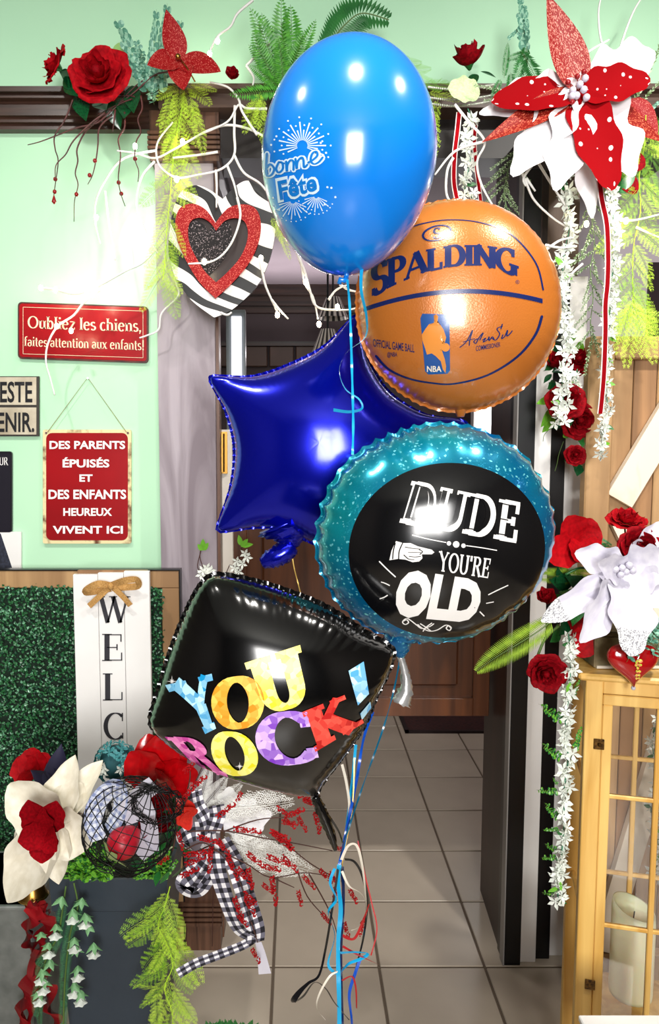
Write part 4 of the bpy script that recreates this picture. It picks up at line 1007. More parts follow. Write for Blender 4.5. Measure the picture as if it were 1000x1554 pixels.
curl('curling_ribbon', 'cream ribbon looping low at the right of the knot', [(519, 1322, 1.205), (530, 1345, 1.2), (548, 1356, 1.2), (556, 1378, 1.2), (546, 1405, 1.2), (533, 1412, 1.2)], 1.2, .0045, rb_white, twist=2.5)
curl('curling_ribbon', 'cream ribbon end curling left near the floor', [(514, 1474, 1.21), (500, 1482, 1.2), (484, 1510, 1.2), (481, 1530, 1.2), (494, 1548, 1.2)], 1.2, .0035, rb_white, twist=1.5)
curl('curling_ribbon', 'black ribbon sweeping out on the right of the knot', [(523, 1304, 1.22), (538, 1308, 1.21), (550, 1330, 1.21), (557, 1370, 1.21), (552, 1420, 1.21), (541, 1465, 1.22), (531, 1500, 1.22)], 1.2, .0045, rb_black, twist=1.5)
curl('curling_ribbon', 'black ribbon hanging left of the knot and folding at the tiles', [(513, 1320, 1.215), (504, 1380, 1.21), (494, 1440, 1.21), (484, 1480, 1.2), (468, 1492, 1.2), (454, 1506, 1.2), (445, 1520, 1.2), (460, 1512, 1.21), (477, 1491, 1.21), (494, 1500, 1.21), (508, 1522, 1.21), (530, 1548, 1.21)], 1.2, lambda q: .004+.006*math.exp(-((q-.62)/.07)**2), rb_black, twist=.8)
curl('curling_ribbon', 'black foil strip hanging from the black balloon tip', [(484, 1222, 1.16), (500, 1240, 1.17), (514, 1262, 1.18), (520, 1280, 1.19)], 1.17, .005, rb_black, twist=1)
curl('curling_ribbon', 'sky blue ribbon curl crossing at mid height right of the strings', [(516, 1446, 1.215), (538, 1445, 1.2), (558, 1447, 1.2), (548, 1455, 1.2), (530, 1462, 1.2), (518, 1474, 1.21)], 1.2, .0052, rb_teal, twist=1.6)
curl('curling_ribbon', 'sky blue ribbon curl hugging the left of the strings', [(508, 1318, 1.215), (501, 1340, 1.21), (510, 1365, 1.21), (498, 1385, 1.2), (508, 1420, 1.21), (498, 1462, 1.2), (510, 1478, 1.21)], 1.2, .0050, rb_teal, twist=3)
curl('curling_ribbon', 'dark blue ribbon hanging lowest at the right of the strings', [(547, 1455, 1.21), (538, 1480, 1.21), (530, 1510, 1.21), (534, 1554, 1.21), (534, 1620, 1.21)], 1.2, .0055, rb_blue, twist=1.4)
curl('curling_ribbon', 'red ribbon zigzag crossing right of the strings', [(520, 1420, 1.21), (538, 1424, 1.2), (553, 1392, 1.2), (560, 1372, 1.2)], 1.2, .0060, rb_red, twist=1)
curl('curling_ribbon', 'red ribbon end pointing right above the tile joint', [(520, 1436, 1.21), (545, 1450, 1.2), (575, 1464, 1.2)], 1.2, .0045, rb_red, twist=1)
curl('curling_ribbon', 'red ribbon loop low near the floor', [(519, 1488, 1.21), (534, 1482, 1.2), (540, 1500, 1.2), (541, 1530, 1.2)], 1.2, .0035, rb_red, twist=1)
curl('curling_ribbon', 'thin wine red ribbon bowing far to the right', [(543, 1276, 1.22), (552, 1320, 1.21), (564, 1370, 1.21), (572, 1410, 1.21), (563, 1450, 1.21)], 1.2, .0022, rb_red)
curl('curling_ribbon', 'pale gold string falling from the star balloon tail', [(442, 832, 1.55), (446, 860, 1.55), (452, 884, 1.55), (456, 900, 1.54)], 1.5, .0022, rb_gold)
# ================================================================== PLANT PARTS (shared meshes, unit length along +Z, front -Y)
def petal_mesh(name, m, shape='oval', curl=.25, cup=.35, ruffle=0, nu=12, nv=6, tip=None, vein=0):
    ex = {'oval': (.75, .8), 'point': (.8, 1.1), 'round': (1.0, .5), 'long': (.62, .9), 'drop': (1.5, .7), 'full': (.80, .52)}[shape]
    mb = MB(); ph = rnd(0, 6)
    def fn(u, v):
        w = .5*max(0, math.sin(PI*min(1, u**ex[0]*.985+.012)))**ex[1]; s = 2*v-1
        if ruffle: w *= 1+ruffle*math.sin(u*17+ph)*abs(s)
        y = curl*u*u - cup*s*s*w*(1-.3*u) + ruffle*.35*math.sin(u*15+ph+2*s)*abs(s) + vein*abs(s)*w*.3
        return Vector((s*w, y*.6, u))
    mb.grid(fn, nu, nv)
    if tip:
        for i, f in enumerate(mb.f):
            if i//nv >= nu*tip: mb.m[i] = 1
    return mb.mesh(name, m)
def leaf_in(mb, p, d, n, L, w, m=0, fold=.2):
    """one small leaf: 2 quads folded along its midrib"""
    d = Vector(d).normalized(); s = d.cross(Vector(n)).normalized(); nn = s.cross(d); o = len(mb.v)
    mb.v += [p, p+d*L*.5+s*w/2+nn*w*fold, p+d*L, p+d*L*.5-s*w/2+nn*w*fold, p+d*L*.5]
    mb.face((o, o+4, o+2, o+1), m); mb.face((o, o+3, o+2, o+4), m)
def frond_mesh(name, mats, kind='fern', bend=.15, n=26, droop=.1):
    mb = MB(); P = [Vector((bend*math.sin(t*2.2)*t, droop*t*t, t)) for t in [i/14 for i in range(15)]]
    mb.tube(P, .008, 4, 0, .003)
    def at(t):
        k = min(t*14, 13.999); i = int(k); return P[i].lerp(P[i+1], k-i), (P[i+1]-P[i]).normalized()
    for i in range(n):
        t = .06+.93*i/n; p, d = at(t); s = Vector((1, 0, 0)); s = (s-d*s.dot(d)).normalized()
        for sg in (-1, 1):
            if kind == 'fern':
                L = .20*math.sin(PI*min(1, t*.9+.12))**.7+.015; dd = s*sg*1+d*.35+Vector((0, rnd(-.1, .2), 0)); leaf_in(mb, p, dd, (0, -1, 0), L, .034*L/.2+.012, 1)
            elif kind == 'comb':      # closely set narrow leaflets
                L = .17*math.sin(PI*min(1, t*.85+.15))**.6+.01; dd = s*sg+d*.45; leaf_in(mb, p, dd, (0, -1, 0), L, .017, 1)
            elif kind == 'plume':     # feathery: every leaflet carries needles
                L = .26*math.sin(PI*min(1, t*.85+.15))**.8+.02; dd = (s*sg+d*.55+Vector((0, rnd(-.25, .25), 0))).normalized()
                e = p+dd*L; leaf_in(mb, p, dd, (0, -1, 0), L, .010, 1)
                K = max(3, int(L/.036))
                for j in range(1, K):
                    q = p+dd*L*j/K; l2 = .070*(1-.5*j/K)
                    for s2 in (-1, 1):
                        d2 = (dd+s2*dd.cross(Vector((0, -1, 0)))*1.1+Vector((0, rnd(-.3, .3), 0))); leaf_in(mb, q, d2, (rnd(-.5, .5), -1, 0), l2, .0115, 1)
            elif kind == 'euc':
                L = .19*(1-.45*t); a = rnd(0, 6); dd = (s*sg*math.cos(a*.2)+d*.3+Vector((0, rnd(-.9, .4), 0))).normalized(); q = p
                nrm = Vector((rnd(-.4, .4), -1, rnd(-.4, .4))); sd = dd.cross(nrm).normalized(); o = len(mb.v)
                mb.v.append(q+dd*L*.5)
                for k in range(8): mb.v.append(q+dd*L*.5+(dd*math.cos(k*PI/4)*L*.5+sd*math.sin(k*PI/4)*L*.42)+sd.cross(dd)*.12*L)
                for k in range(8): mb.face((o, o+1+k, o+1+(k+1) % 8), 1 if random.random() < .6 else 2)
            elif kind == 'spray':     # loose tiny leaves
                for r_ in range(2):
                    L = rnd(.05, .11); a = rnd(0, 6.28); dd = s*math.cos(a)+Vector((0, 1, 0))*math.sin(a)+d*.6; leaf_in(mb, p+d*rnd(-.02, .02), dd, (0, -1, .2), L, L*.35, 1+(random.random() < .35))
    return mb.mesh(name, mats)
stem_m = mat('stem_green', '#4f6b2c', rough=.6); twig_m = mat('twig_brown', '#4a2a22', rough=.7)
fern_g = mat('fern_green', '#55a42e', '#2f7a22', scale=14, rough=.45); fern_d = mat('fern_dark', '#1f5f2c', '#2f7a36', scale=14, rough=.4)
lime = mat('lime_foliage', '#d2f04a', '#aede2c', scale=9, rough=.55); lime2 = mat('lime_foliage_deep', '#a2d02a', '#76b01a', scale=9, rough=.55); lime_s = mat('lime_stem', '#98bb36', rough=.6); lime_d = mat('moss_lime', '#8fae2c', '#71921f', scale=18, rough=.5)
euc_m = mat('eucalyptus', '#5f9a83', '#47806c', scale=20, rough=.5); euc_m2 = mat('eucalyptus_pale', '#8fc0a6', rough=.5)
leaf_g = mat('leaf_green', '#2f7d36', '#1e5a2a', scale=20, rough=.3); leaf_y = mat('leaf_bright', '#7fc23a', '#5aa02c', scale=20, rough=.35); leaf_d = mat('leaf_deep', '#10512a', '#0b3d20', scale=10, rough=.22)
FERN = [frond_mesh('fern_frond', [stem_m, fern_g], 'fern', b, 24, .2) for b in (.12, -.15)]
FERND = frond_mesh('dark_frond', [stem_m, fern_d], 'fern', .1, 26, .1)
COMB = frond_mesh('comb_frond', [stem_m, lime_d], 'comb', .12, 52, .1)
PLUME = [frond_mesh('plume_frond', [lime_s, m_], 'plume', b, 11, .15) for b, m_ in ((.1, lime), (-.12, lime), (.15, lime2))]
PLUMEG = frond_mesh('green_plume', [stem_m, mat('grass_green', '#6fae2e', rough=.5)], 'plume', .1, 15, .15)
FEATH = frond_mesh('white_feather', [mat('frost_white', '#fbfbf6', rough=.5)]*2, 'plume', .08, 16, .1)
EUC = frond_mesh('eucalyptus_sprig', [stem_m, euc_m, euc_m2], 'euc', .1, 10, .1)
EUCG = frond_mesh('green_sprig', [stem_m, leaf_g, leaf_y], 'euc', .1, 9, .1)
SPRAY = frond_mesh('loose_spray', [stem_m, mat('sage_leaf', '#6d8a58', rough=.5), mat('sage_pale', '#b9cda8', rough=.5)], 'spray', .08, 26, .1)
LEAF = petal_mesh('leaf', leaf_d, 'point', .15, .3); LEAFG = petal_mesh('leaf', leaf_g, 'point', .2, .3); LEAFY = petal_mesh('leaf', leaf_y, 'oval', .2, .3, nu=6, nv=4)
rose_m = mat('rose_red', '#960413', '#6e020b', scale=6, rough=.7, spec=.1); rose_b = mat('rose_bright', '#b50a17', '#8c0410', scale=6, rough=.7, spec=.1)
silkred = mat('silk_red', '#ad0511', '#90030c', scale=8, rough=.6, spec=.12); velvet = mat('velvet_red', '#8e0310', '#72020b', scale=12, rough=.8, spec=.06)
gl_red = glitter('red_glitter', '#98030d', '#ff9a88', scale=75, amt=.93); gl_redp = glitter('rose_glitter', '#8e1d1c', '#dd8f80', scale=70, amt=.74)
magwhite = mat('magnolia_white', '#e2dccb', '#cfc7b2', scale=5, rough=.5); satin = mat('satin_white', '#d8d5df', '#c4c0d0', scale=5, rough=.45)  # satin is tinted lavender so its colour carries soft shading
gl_sil = glitter('silver_glitter', '#8e8e94', '#ffffff', scale=70, amt=.5)
def polka(name):
    m = mat(name, '#ffffff', '#8e020a', scale=1, tex='dots', lo=.17, hi=.20, coord='UV', stretch=(8.5, 4.0, 1), rough=.8, spec=.08); return m
pk = polka('polka_red')
# --- rose prototype (axis +Z, unit radius)
def rose_parts(m, layers=((3, .28, .62, 0), (4, .5, .60, .1), (5, .78, .46, .25), (5, 1.0, .30, .42))):
    out = []
    for li, (n, R_, H_, fl) in enumerate(layers):
        for i in range(n):
            a0 = 2*PI*(i+.5*li)/n+rnd(-.3, .3); half = PI/n*rnd(1.3, 1.75); ph = rnd(0, 6); hh = H_*rnd(.85, 1.15); k = rnd(.84, 1.12)
            def fn(u, v, a0=a0, half=half, R_=R_*k, H_=hh, fl=fl, ph=ph):
                a = a0+half*(2*v-1); t = u; r = R_*math.sin(min(1, t*1.02)*PI/2)**.75*(1-.10*(2*v-1)**2*t)+.02
                sv = abs(2*v-1); r *= 1-.12*sv**3*t; z = H_*t**1.25*(1-.30*sv**2)+.10*t**3*max(0, 1-sv*2.2)+.05*t*t*math.sin(9*(2*v-1)+ph)
                if t > .7: q = (t-.7)/.3; r += fl*.28*q; z -= fl*.38*q*q
                r += .055*math.sin(6*a+ph)*t*t; return Vector((r*math.cos(a), r*math.sin(a), z))
            out.append(MB().grid(fn, 8, 10).mesh('petal', m))
    return out
ROSE = rose_parts(rose_m); ROSEB = rose_parts(rose_b)
BUD = rose_parts(rose_m, ((3, .3, 1.0, 0), (4, .55, 1.05, .1), (4, .8, .85, .25)))
core = MB().ball((0, 0, .28), .2, 8, sc=(1, 1, 1.3)).mesh('heart_of_petals', rose_m)
calyx = MB().lathe([(.02, -.25), (.10, -.2), (.22, -.02), (.3, .08)], 10).mesh('calyx', leaf_g)
def rose(px, py, Y, rpx, label, ax=(0, -1, .15), bright=False, bud=False, leaves=2, group=None, nlay=None, spin=0):
    c = W(px, py, Y); s = rpx*S(Y); t = thing('artificial_rose', label, 'rose', c, group)
    z = Vector(ax).normalized(); x = z.orthogonal().normalized(); x = Matrix.Rotation(spin, 3, z) @ x; y = z.cross(x)
    M = Matrix(((x.x*s, y.x*s, z.x*s, c.x), (x.y*s, y.y*s, z.y*s, c.y), (x.z*s, y.z*s, z.z*s, c.z), (0, 0, 0, 1)))
    ps = BUD if bud else (ROSEB if bright else ROSE)
    for p in ps: child('petal', p, t, M)
    child('rose_centre', core, t, M); child('calyx', calyx, t, M)
    for k in range(leaves):
        a = rnd(0, 2*PI); d = (x*math.cos(a)+y*math.sin(a)-z*.5).normalized(); b = c+d*s*.7-z*s*.1; child('leaf', LEAF, t, frame(b, b+d*s*1.0, s*.6, tilt=-z))
    return t
def bloom(name, label, cat, cpx, Y, petals, group=None):
    """petals: (tipx, tipy, dY, width_px, mesh, roll)"""
    c = W(cpx[0], cpx[1], Y); t = thing(name, label, cat, c, group)
    for (x, y, dy, w, me, *r) in petals:
        child('petal', me, t, frame(c, W(x, y, Y+dy), w*S(Y), roll=r[0] if r else 0))
    return t
def fronds(name, label, cat, base, Y, L, group=None, pname='frond'):
    """L: (basex, basey, tipx, tipy, dY, width factor, mesh)"""
    c = W(base[0], base[1], Y); t = thing(name, label, cat, c, group)
    for (x0_, y0_, x1_, y1_, dy, wf, me) in L:
        a = W(x0_, y0_, Y+rnd(-.01, .01)); b = W(x1_, y1_, Y+dy); child(pname, me, t, frame(a, b, (b-a).length*wf, roll=rnd(-.3, .3)))
    return t
def stemtube(t, pts, Y, r, m=None, name='stem', n=5, jit=0, r1=None):
    return MB().tube(path(pts, Y, n, jit=jit), r, 6, r1=r1).build(name, m or stem_m, t, smooth=True)

# ================================================================== TOP LEFT DECORATION (on the beam)
rose(88, 102, 2.14, 26, 'small red rose seen side-on, leftmost on the dark beam', ax=(-.75, -.5, .35), bright=True)
rose(152, 117, 2.10, 41, 'large open red rose facing the camera on the left of the beam', ax=(-.1, -1, .2), bright=True, leaves=1)
rose(352, 118, 2.16, 12, 'tiny red rosebud behind the white wires above the pilaster', ax=(.2, -1, .5), leaves=0, bud=True)
PT_ = petal_mesh('glitter_petal', gl_red, 'long', .12, .5, nu=14, nv=6)
PTR = petal_mesh('glitter_petal', gl_red, 'oval', .12, .4, nu=14, nv=6)
t = bloom('glitter_poinsettia', 'red glitter poinsettia standing up from the beam on the left', 'flower', (272, 92), 2.05,
          [(252, 13, -.01, 34, PT_, .1), (224, 96, -.04, 40, PTR, .3), (334, 106, -.05, 40, PTR, -.3), (278, 134, -.07, 36, PTR, 0)])
MB().ball(t.location+Vector((0, -.02, 0)), .008).build('centre_bead', brass, t, smooth=True)
stemtube(t, [(274, 90, 2.04), (285, 105, 2.02), (296, 124, 2.02)], 2.03, .002, brass, 'wire')
t = fronds('eucalyptus_spray', 'blue green eucalyptus spray between the roses and the glitter poinsettia', 'greenery', (225, 130), 2.13,
       [(226, 140, 168, 28, -.02, .8, EUC), (222, 130, 200, 60, -.02, .9, EUC), (228, 138, 232, 10, .0, .45, EUC), (240, 135, 248, 0, .02, .5, EUC), (215, 125, 212, 75, -.04, 1.0, EUC), (240, 140, 268, 25, .03, .6, EUC), (232, 140, 238, 150, -.1, 1, EUC)], pname='sprig')
for nm, L_, lab in (('rose_leaf', [(108, 128, 92, 108), (118, 142, 130, 182), (148, 150, 160, 165), (190, 148, 188, 178), (200, 130, 202, 170), (100, 120, 120, 145)], 'dark green rose leaves tucked round the large open rose on the beam'),):
    t = thing('leaf_cluster', lab, 'leaves', W(150, 140, 2.15))
    for a in L_:
        a0_ = W(a[0], a[1], 2.15); b0_ = W(a[2], a[3], 2.08); child('leaf', LEAF, t, frame(a0_, b0_, 26*S(2.1), roll=rnd(-.4, .4)))
    a0_ = W(188, 100, 2.16); child('leaf', petal_mesh('leaf', mat('pale_leaf', '#8bb56a', rough=.4), 'round', .1, .3), t, frame(a0_, W(180, 64, 2.16), 26*S(2.1)))
t = thing('curly_twigs', 'dark red curly twigs with beads hanging below the roses', 'twigs', W(190, 150, 2.10)); tr_ = mat('red_bark', '#5a2320', '#3d1a18', scale=40, rough=.5)
TW = [[(225, 118), (205, 140), (175, 160), (150, 175)], [(112, 150), (104, 165), (98, 185), (84, 205), (84, 228), (88, 245), (84, 285), (82, 300)], [(170, 165), (150, 185), (118, 195), (88, 205), (60, 215), (42, 221)],
      [(160, 170), (140, 185), (112, 212), (100, 235), (86, 250), (84, 275)], [(150, 180), (130, 200), (118, 225), (118, 245), (113, 262), (118, 280), (114, 305), (111, 335)], [(170, 175), (152, 192), (148, 220), (146, 245), (140, 265), (134, 280)],
      [(190, 170), (188, 195), (180, 210), (184, 235), (180, 270), (184, 295), (191, 314)], [(215, 145), (217, 165), (210, 180), (214, 200), (207, 215), (206, 240), (210, 260), (208, 275)], [(240, 112), (215, 122), (195, 140), (178, 160)],
      [(200, 150), (180, 160), (165, 175)], [(262, 108), (235, 112), (215, 130)], [(176, 165), (172, 190), (170, 198)], [(205, 148), (190, 146), (160, 150), (140, 158)]]
for k, p in enumerate(TW): MB().tube(path(p, 2.12-.01*(k % 4), 5, jit=1.5), .0028, 5, r1=.0011).build('twig', tr_, t, smooth=True)
bead_m = mat('red_bead', '#8e0e14', rough=.12, coat=.6)
for (x, y) in ((84, 272), (83, 291), (116, 295), (144, 244), (136, 266), (180, 277), (184, 294), (205, 241)): MB().ball(W(x, y, 2.105), .0062, 8).build('bead', bead_m, t, smooth=True)
MB().lathe([(.0005, .012), (.004, .002), (.007, -.008), (.001, -.014)], 10, W(82, 302, 2.105)).build('drop_bead', bead_m, t, smooth=True)
# lime plumes down the pilaster
def plume_garland(label, pts, Y, size, step, spread=1.0, meshes=PLUME, m=lime, name='lime_plume_garland'):
    P = path(pts, Y, 8); t = thing(name, label, 'greenery', P[0])
    MB().tube(P, .0013, 5).build('stem', m, t, smooth=True)
    d = 0; k = 0
    for i in range(1, len(P)):
        d += (P[i]-P[i-1]).length
        if d >= step:
            d = 0; k += 1; tg = (P[i]-P[i-1]).normalized(); sg = (-1)**k
            dd = (tg*rnd(.5, 1.0)+Vector((sg*rnd(.3, .9)*spread, rnd(-.35, .15), rnd(-.3, .2)))).normalized(); L = size*rnd(.75, 1.2)
            child('frond', random.choice(meshes), t, frame(P[i], P[i]+dd*L, L*rnd(.7, .95), roll=rnd(-.5, .5)))
    return t
plume_garland('lime green asparagus fern trailing down the pilaster left of the zebra heart', [(280, 138), (275, 170), (268, 205), (262, 250), (258, 300), (253, 350), (250, 400), (247, 425)], 2.12, .11, .012, .75)
t = fronds('lime_fern_tuft', 'lime fern tuft spreading over the beam under the glitter poinsettia', 'greenery', (275, 130), 2.08,
   [(270, 130, 238, 150, -.03, .8, PLUME[0]), (275, 132, 262, 195, -.04, .8, PLUME[1]), (280, 130, 300, 190, -.03, .8, PLUME[0]), (285, 128, 316, 158, -.03, .8, PLUME[1]), (288, 126, 330, 135, -.02, .5, PLUME[0]), (292, 150, 306, 235, -.02, .5, PLUME[1]), (262, 140, 240, 200, -.02, .6, PLUME[1])])
fronds('lime_fern_tuft', 'lime fern sprigs beside the left edge of the blue latex balloon', 'greenery', (395, 160), 2.1,
   [(395, 140, 372, 200, -.03, .7, PLUME[0]), (400, 150, 385, 190, -.03, .9, PLUME[1]), (398, 155, 372, 170, -.02, .9, PLUME[0]), (392, 150, 398, 225, -.02, .6, PLUME[1]), (412, 330, 430, 368, .0, .6, PLUME[0]), (418, 335, 440, 396, .0, .4, PLUME[1])])
# ================================================================== TOP CENTRE FERN
fr = []
for (x, y, w) in ((372, 14, .75), (405, 8, .8), (443, -10, .75), (372, 70, .8), (380, 105, .8), (425, 55, .8), (455, 40, .8), (475, 62, .8), (470, 20, .6), (395, 130, .9), (350, 128, .7), (460, 90, .9)):
    fr.append((432+rnd(-8, 8), 140, x, y, -.05+rnd(-.04, .04), w, random.choice(FERN)))
fr.append((440, 140, 432, -8, .02, .7, FERN[0])); fr.append((425, 140, 392, 45, -.08, .9, FERN[1])); fr.append((432, 140, 418, 62, -.1, 1.0, FERN[0]))
fronds('potted_fern', 'bright green fern bush on the header above the pilaster, behind the blue balloon', 'fern', (432, 138), 2.14, fr)
t = thing('fern_frond', 'single dark fern frond arching right behind the top of the blue balloon', 'fern', W(492, 80, 2.15))
P = path([(486, 84), (505, 60), (525, 36), (550, 20), (590, 30)], 2.15, 8)
mb = MB(); mb.tube(P, .0018, 5, 0)
for i, p in enumerate(P[1:-1]):
    d = (P[i+2]-P[i]).normalized(); s = d.cross(Vector((0, 1, 0))).normalized(); L = .062*math.sin(PI*min(1, .15+.8*i/len(P)))
    for sg in (-1, 1): leaf_in(mb, p, s*sg+d*.4, (0, -1, 0), L, .012, 1)
mb.build('frond', [stem_m, fern_d], t)
# greenery right of the blue balloon, along the header
fr = []
for (a, b, c_, d_) in ((600, 95, 622, 82), (590, 100, 640, 90), (610, 110, 655, 100), (620, 125, 660, 150), (640, 128, 690, 124), (650, 140, 700, 148), (636, 150, 660, 200), (650, 160, 668, 212), (655, 170, 660, 250), (600, 110, 640, 120), (630, 115, 668, 130), (665, 150, 648, 230)):
    fr.append((a, b, c_, d_, rnd(-.05, .02), rnd(.6, .9), PLUMEG if b < 140 else PLUME[0]))
fronds('asparagus_fern', 'bright green asparagus fern on the header right of the blue balloon', 'greenery', (630, 120), 2.12, fr)
rose(712, 100, 2.08, 25, 'red rose standing on the header between the ferns, right of the blue balloon', ax=(-.25, -.45, .9), bud=True, leaves=2, spin=1)
fronds('fern_spray', 'dark fern leaves drooping over the polka dot petals', 'fern', (790, 120), 2.0,
   [(765, 118, 770, 62, 0, .6, FERND), (800, 70, 788, 128, -.03, .9, FERND), (790, 78, 832, 132, -.05, .9, FERND), (775, 110, 778, 152, -.03, .8, FERND), (770, 90, 805, 75, 0, .9, FERND), (760, 120, 750, 150, -.02, .9, FERND), (775, 150, 735, 152, -.02, .6, SPRAY), (770, 140, 720, 130, -.02, .7, SPRAY)])
fronds('pale_fern_spray', 'pale frosted green sprays rising in front of the wall near the glitter petal', 'greenery', (800, 70), 2.1,
   [(795, 78, 784, -6, .02, .7, EUC), (800, 60, 795, 5, .02, .5, EUC), (960, 160, 1005, 60, .0, .5, SPRAY), (965, 165, 1010, 110, .0, .6, SPRAY), (975, 175, 1010, 145, .0, .6, EUC), (770, 60, 800, 30, .02, .4, EUC)], pname='sprig')
t = thing('pale_leaf', 'pale yellow green ruffled leaf on the header left of the polka dot flower', 'leaf', W(700, 130, 2.03))
child('leaf_blade', petal_mesh('pale_ruffled', mat('celadon', '#cfe3b0', '#b6d394', scale=16, rough=.5), 'round', .2, .3, ruffle=.12), t, frame(W(728, 140, 2.03), W(682, 132, 2.0), 36*S(2)))
t = thing('beaded_garland', 'string of tiny silver beads along the header', 'garland', W(690, 150, 2.05))
for yy in (136, 152, 161):
    mb = MB(); P = path([(650, yy-4), (690, yy), (720, yy-3), (750, yy-8)], 2.07, 14)
    for p in P: mb.ball(p, .0032, 5)
    mb.build('bead_string', mat('silver_bead', '#d9dccf', rough=.2, metal=.4), t, smooth=True, kind='stuff')
# ================================================================== BIG POLKA DOT POINSETTIA
PP = petal_mesh('polka_petal', pk, 'full', .18, .4, ruffle=.08, nu=18, nv=8); WP = petal_mesh('white_petal', mat('snow_white_cloth', '#efedf0', rough=.5), 'full', .2, .35, ruffle=.2, nu=22, nv=8)
GP = petal_mesh('glitter_petal', gl_redp, 'long', .12, .4, nu=16, nv=6); GR = petal_mesh('glitter_petal', glitter('copper_glitter', '#8c170e', '#f07a5a', scale=70, amt=.82), 'long', .12, .4, nu=16, nv=6)
t = bloom('polka_dot_poinsettia', 'huge poinsettia with red polka dot, white and glitter petals at top right', 'flower', (878, 138), 1.92,
   [(832, -12, -.02, 56, GP, .1), (732, 214, -.03, 40, GR, .2), (748, 150, -.02, 62, PP, .35), (748, 152, .03, 54, WP, -.2), (988, 118, -.05, 58, PP, -.2), (932, 284, -.08, 64, PP, .1),
    (778, 262, -.04, 58, WP, .2), (845, 285, -.06, 60, WP, 0), (968, 262, -.02, 84, WP, -.1), (728, 170, .02, 34, WP, 0), (1010, 215, .03, 40, GR, 0), (1000, 75, .06, 70, WP, .2), (900, 330, .0, 40, WP, .1)])
for k, (x, y, m_) in enumerate(((869, 137, 0), (880, 128, 0), (875, 145, 0), (886, 136, 0), (888, 119, 0), (868, 146, 0), (876, 116, 1), (886, 109, 1), (868, 155, 1), (862, 125, 1), (890, 148, 0))):
    MB().ball(W(x, y, 1.895), .009 if m_ == 0 else .007, 10).build('berry', [satin, bead_m][m_], t, smooth=True, label=['white berry', 'red berry'][m_])
t = thing('red_bloom_cluster', 'dark red blooms and round green leaves behind the lower polka dot petals', 'flower', W(960, 220, 2.0))
for (x0_, y0_, x1_, y1_, w, me) in ((958, 150, 1000, 200, 30, ROSEB and petal_mesh('petal', gl_red, 'oval')), (940, 240, 980, 250, 30, petal_mesh('petal', rose_m, 'round')), (940, 262, 966, 292, 26, petal_mesh('petal', rose_m, 'round')), (945, 250, 950, 285, 30, petal_mesh('leaf', leaf_g, 'round')), (960, 270, 938, 288, 26, petal_mesh('leaf', leaf_g, 'round')), (940, 240, 955, 248, 18, petal_mesh('leaf', leaf_g, 'round'))):
    child('petal' if me.name.startswith('petal') else 'leaf', me, t, frame(W(x0_, y0_, 2.0), W(x1_, y1_, 1.98), w*S(2)))
# ================================================================== FLOWER GARLANDS
wf_m = mat('garland_white', '#f4f6f0', '#dfe8dc', scale=60, rough=.5)
def star_flower(n=5, seed=0):
    mb = MB()
    for i in range(n):
        a = 2*PI*i/n+.2*seed; d = Vector((math.cos(a), math.sin(a), .25)); s = Vector((-math.sin(a), math.cos(a), 0)); o = len(mb.v)
        mb.v += [Vector((0, 0, 0)), d*.5+s*.24+Vector((0, 0, .08)), d*1.0, d*.5-s*.24+Vector((0, 0, .08)), d*.5+Vector((0, 0, -.02))]
        mb.face((o, o+4, o+2, o+1)); mb.face((o, o+3, o+2, o+4))
    mb.ball((0, 0, .05), .10, 5); return mb.mesh('flower', wf_m)
FL = [star_flower(5, k) for k in range(3)]
def garland(label, pts, Y, size, step, spread, extra=0, leaves=.25, name='flower_garland', group=None):
    P = path(pts, Y, 10); t = thing(name, label, 'garland', P[0], group); MB().tube(P, .0014, 5).build('stem', mat('teal_stem', '#3f8a6a', rough=.5), t, smooth=True)
    d = 0
    for i in range(1, len(P)):
        d += (P[i]-P[i-1]).length
        if d >= step:
            d = 0
            for q in range(1+extra):
                c = P[i]+Vector((rnd(-1, 1)*spread, rnd(-.8, .3)*spread, rnd(-.5, .5)*step)); z = Vector((rnd(-1, 1), rnd(-1.2, -.2), rnd(-.9, .6))).normalized()
                child('flower', random.choice(FL), t, frame(c, c+z*size*rnd(.8, 1.15), size*rnd(.85, 1.15), tilt=(1, 0, 0)))
            if random.random() < leaves:
                c = P[i]; dd = Vector((rnd(-1, 1), rnd(-.4, .1), rnd(-.7, .3))).normalized(); child('leaf', random.choice((LEAFG, LEAFY)), t, frame(c, c+dd*size*1.4, size*.6))
    return t
garland('white blossom garland in front of the brown column, above the red roses', [(858, 258), (862, 300), (864, 345), (857, 380), (853, 430), (858, 480), (860, 530), (853, 580), (855, 620), (845, 650)], 1.98, .024, .016, .013, 1)
garland('white blossom garland hanging right of the red ribbon down to the barn door', [(924, 280), (930, 320), (934, 370), (928, 430), (925, 480), (923, 520), (918, 570), (922, 620), (915, 660), (912, 690)], 1.96, .019, .010, .009, 1, .1)
garland('short white blossom garland hanging between the two red ribbons beside the blue balloon', [(710, 165), (716, 185), (706, 210), (714, 235), (710, 262), (706, 290), (716, 300), (708, 318)], 2.02, .022, .020, .010, 1)
garland('white blossom garland hanging down the lower striped screen beside the pine cabinet', [(863, 962), (866, 1000), (864, 1050), (858, 1100), (862, 1150), (856, 1200), (856, 1250), (852, 1300), (848, 1340), (846, 1368)], 1.545, .018, .011, .009, 1, .15)
garland('white blossom strand seen through the glass at the right of the cabinet', [(1004, 1080), (990, 1130), (1000, 1180), (988, 1230), (1000, 1290), (992, 1330)], 1.97, .020, .014, .012, 1, .5)
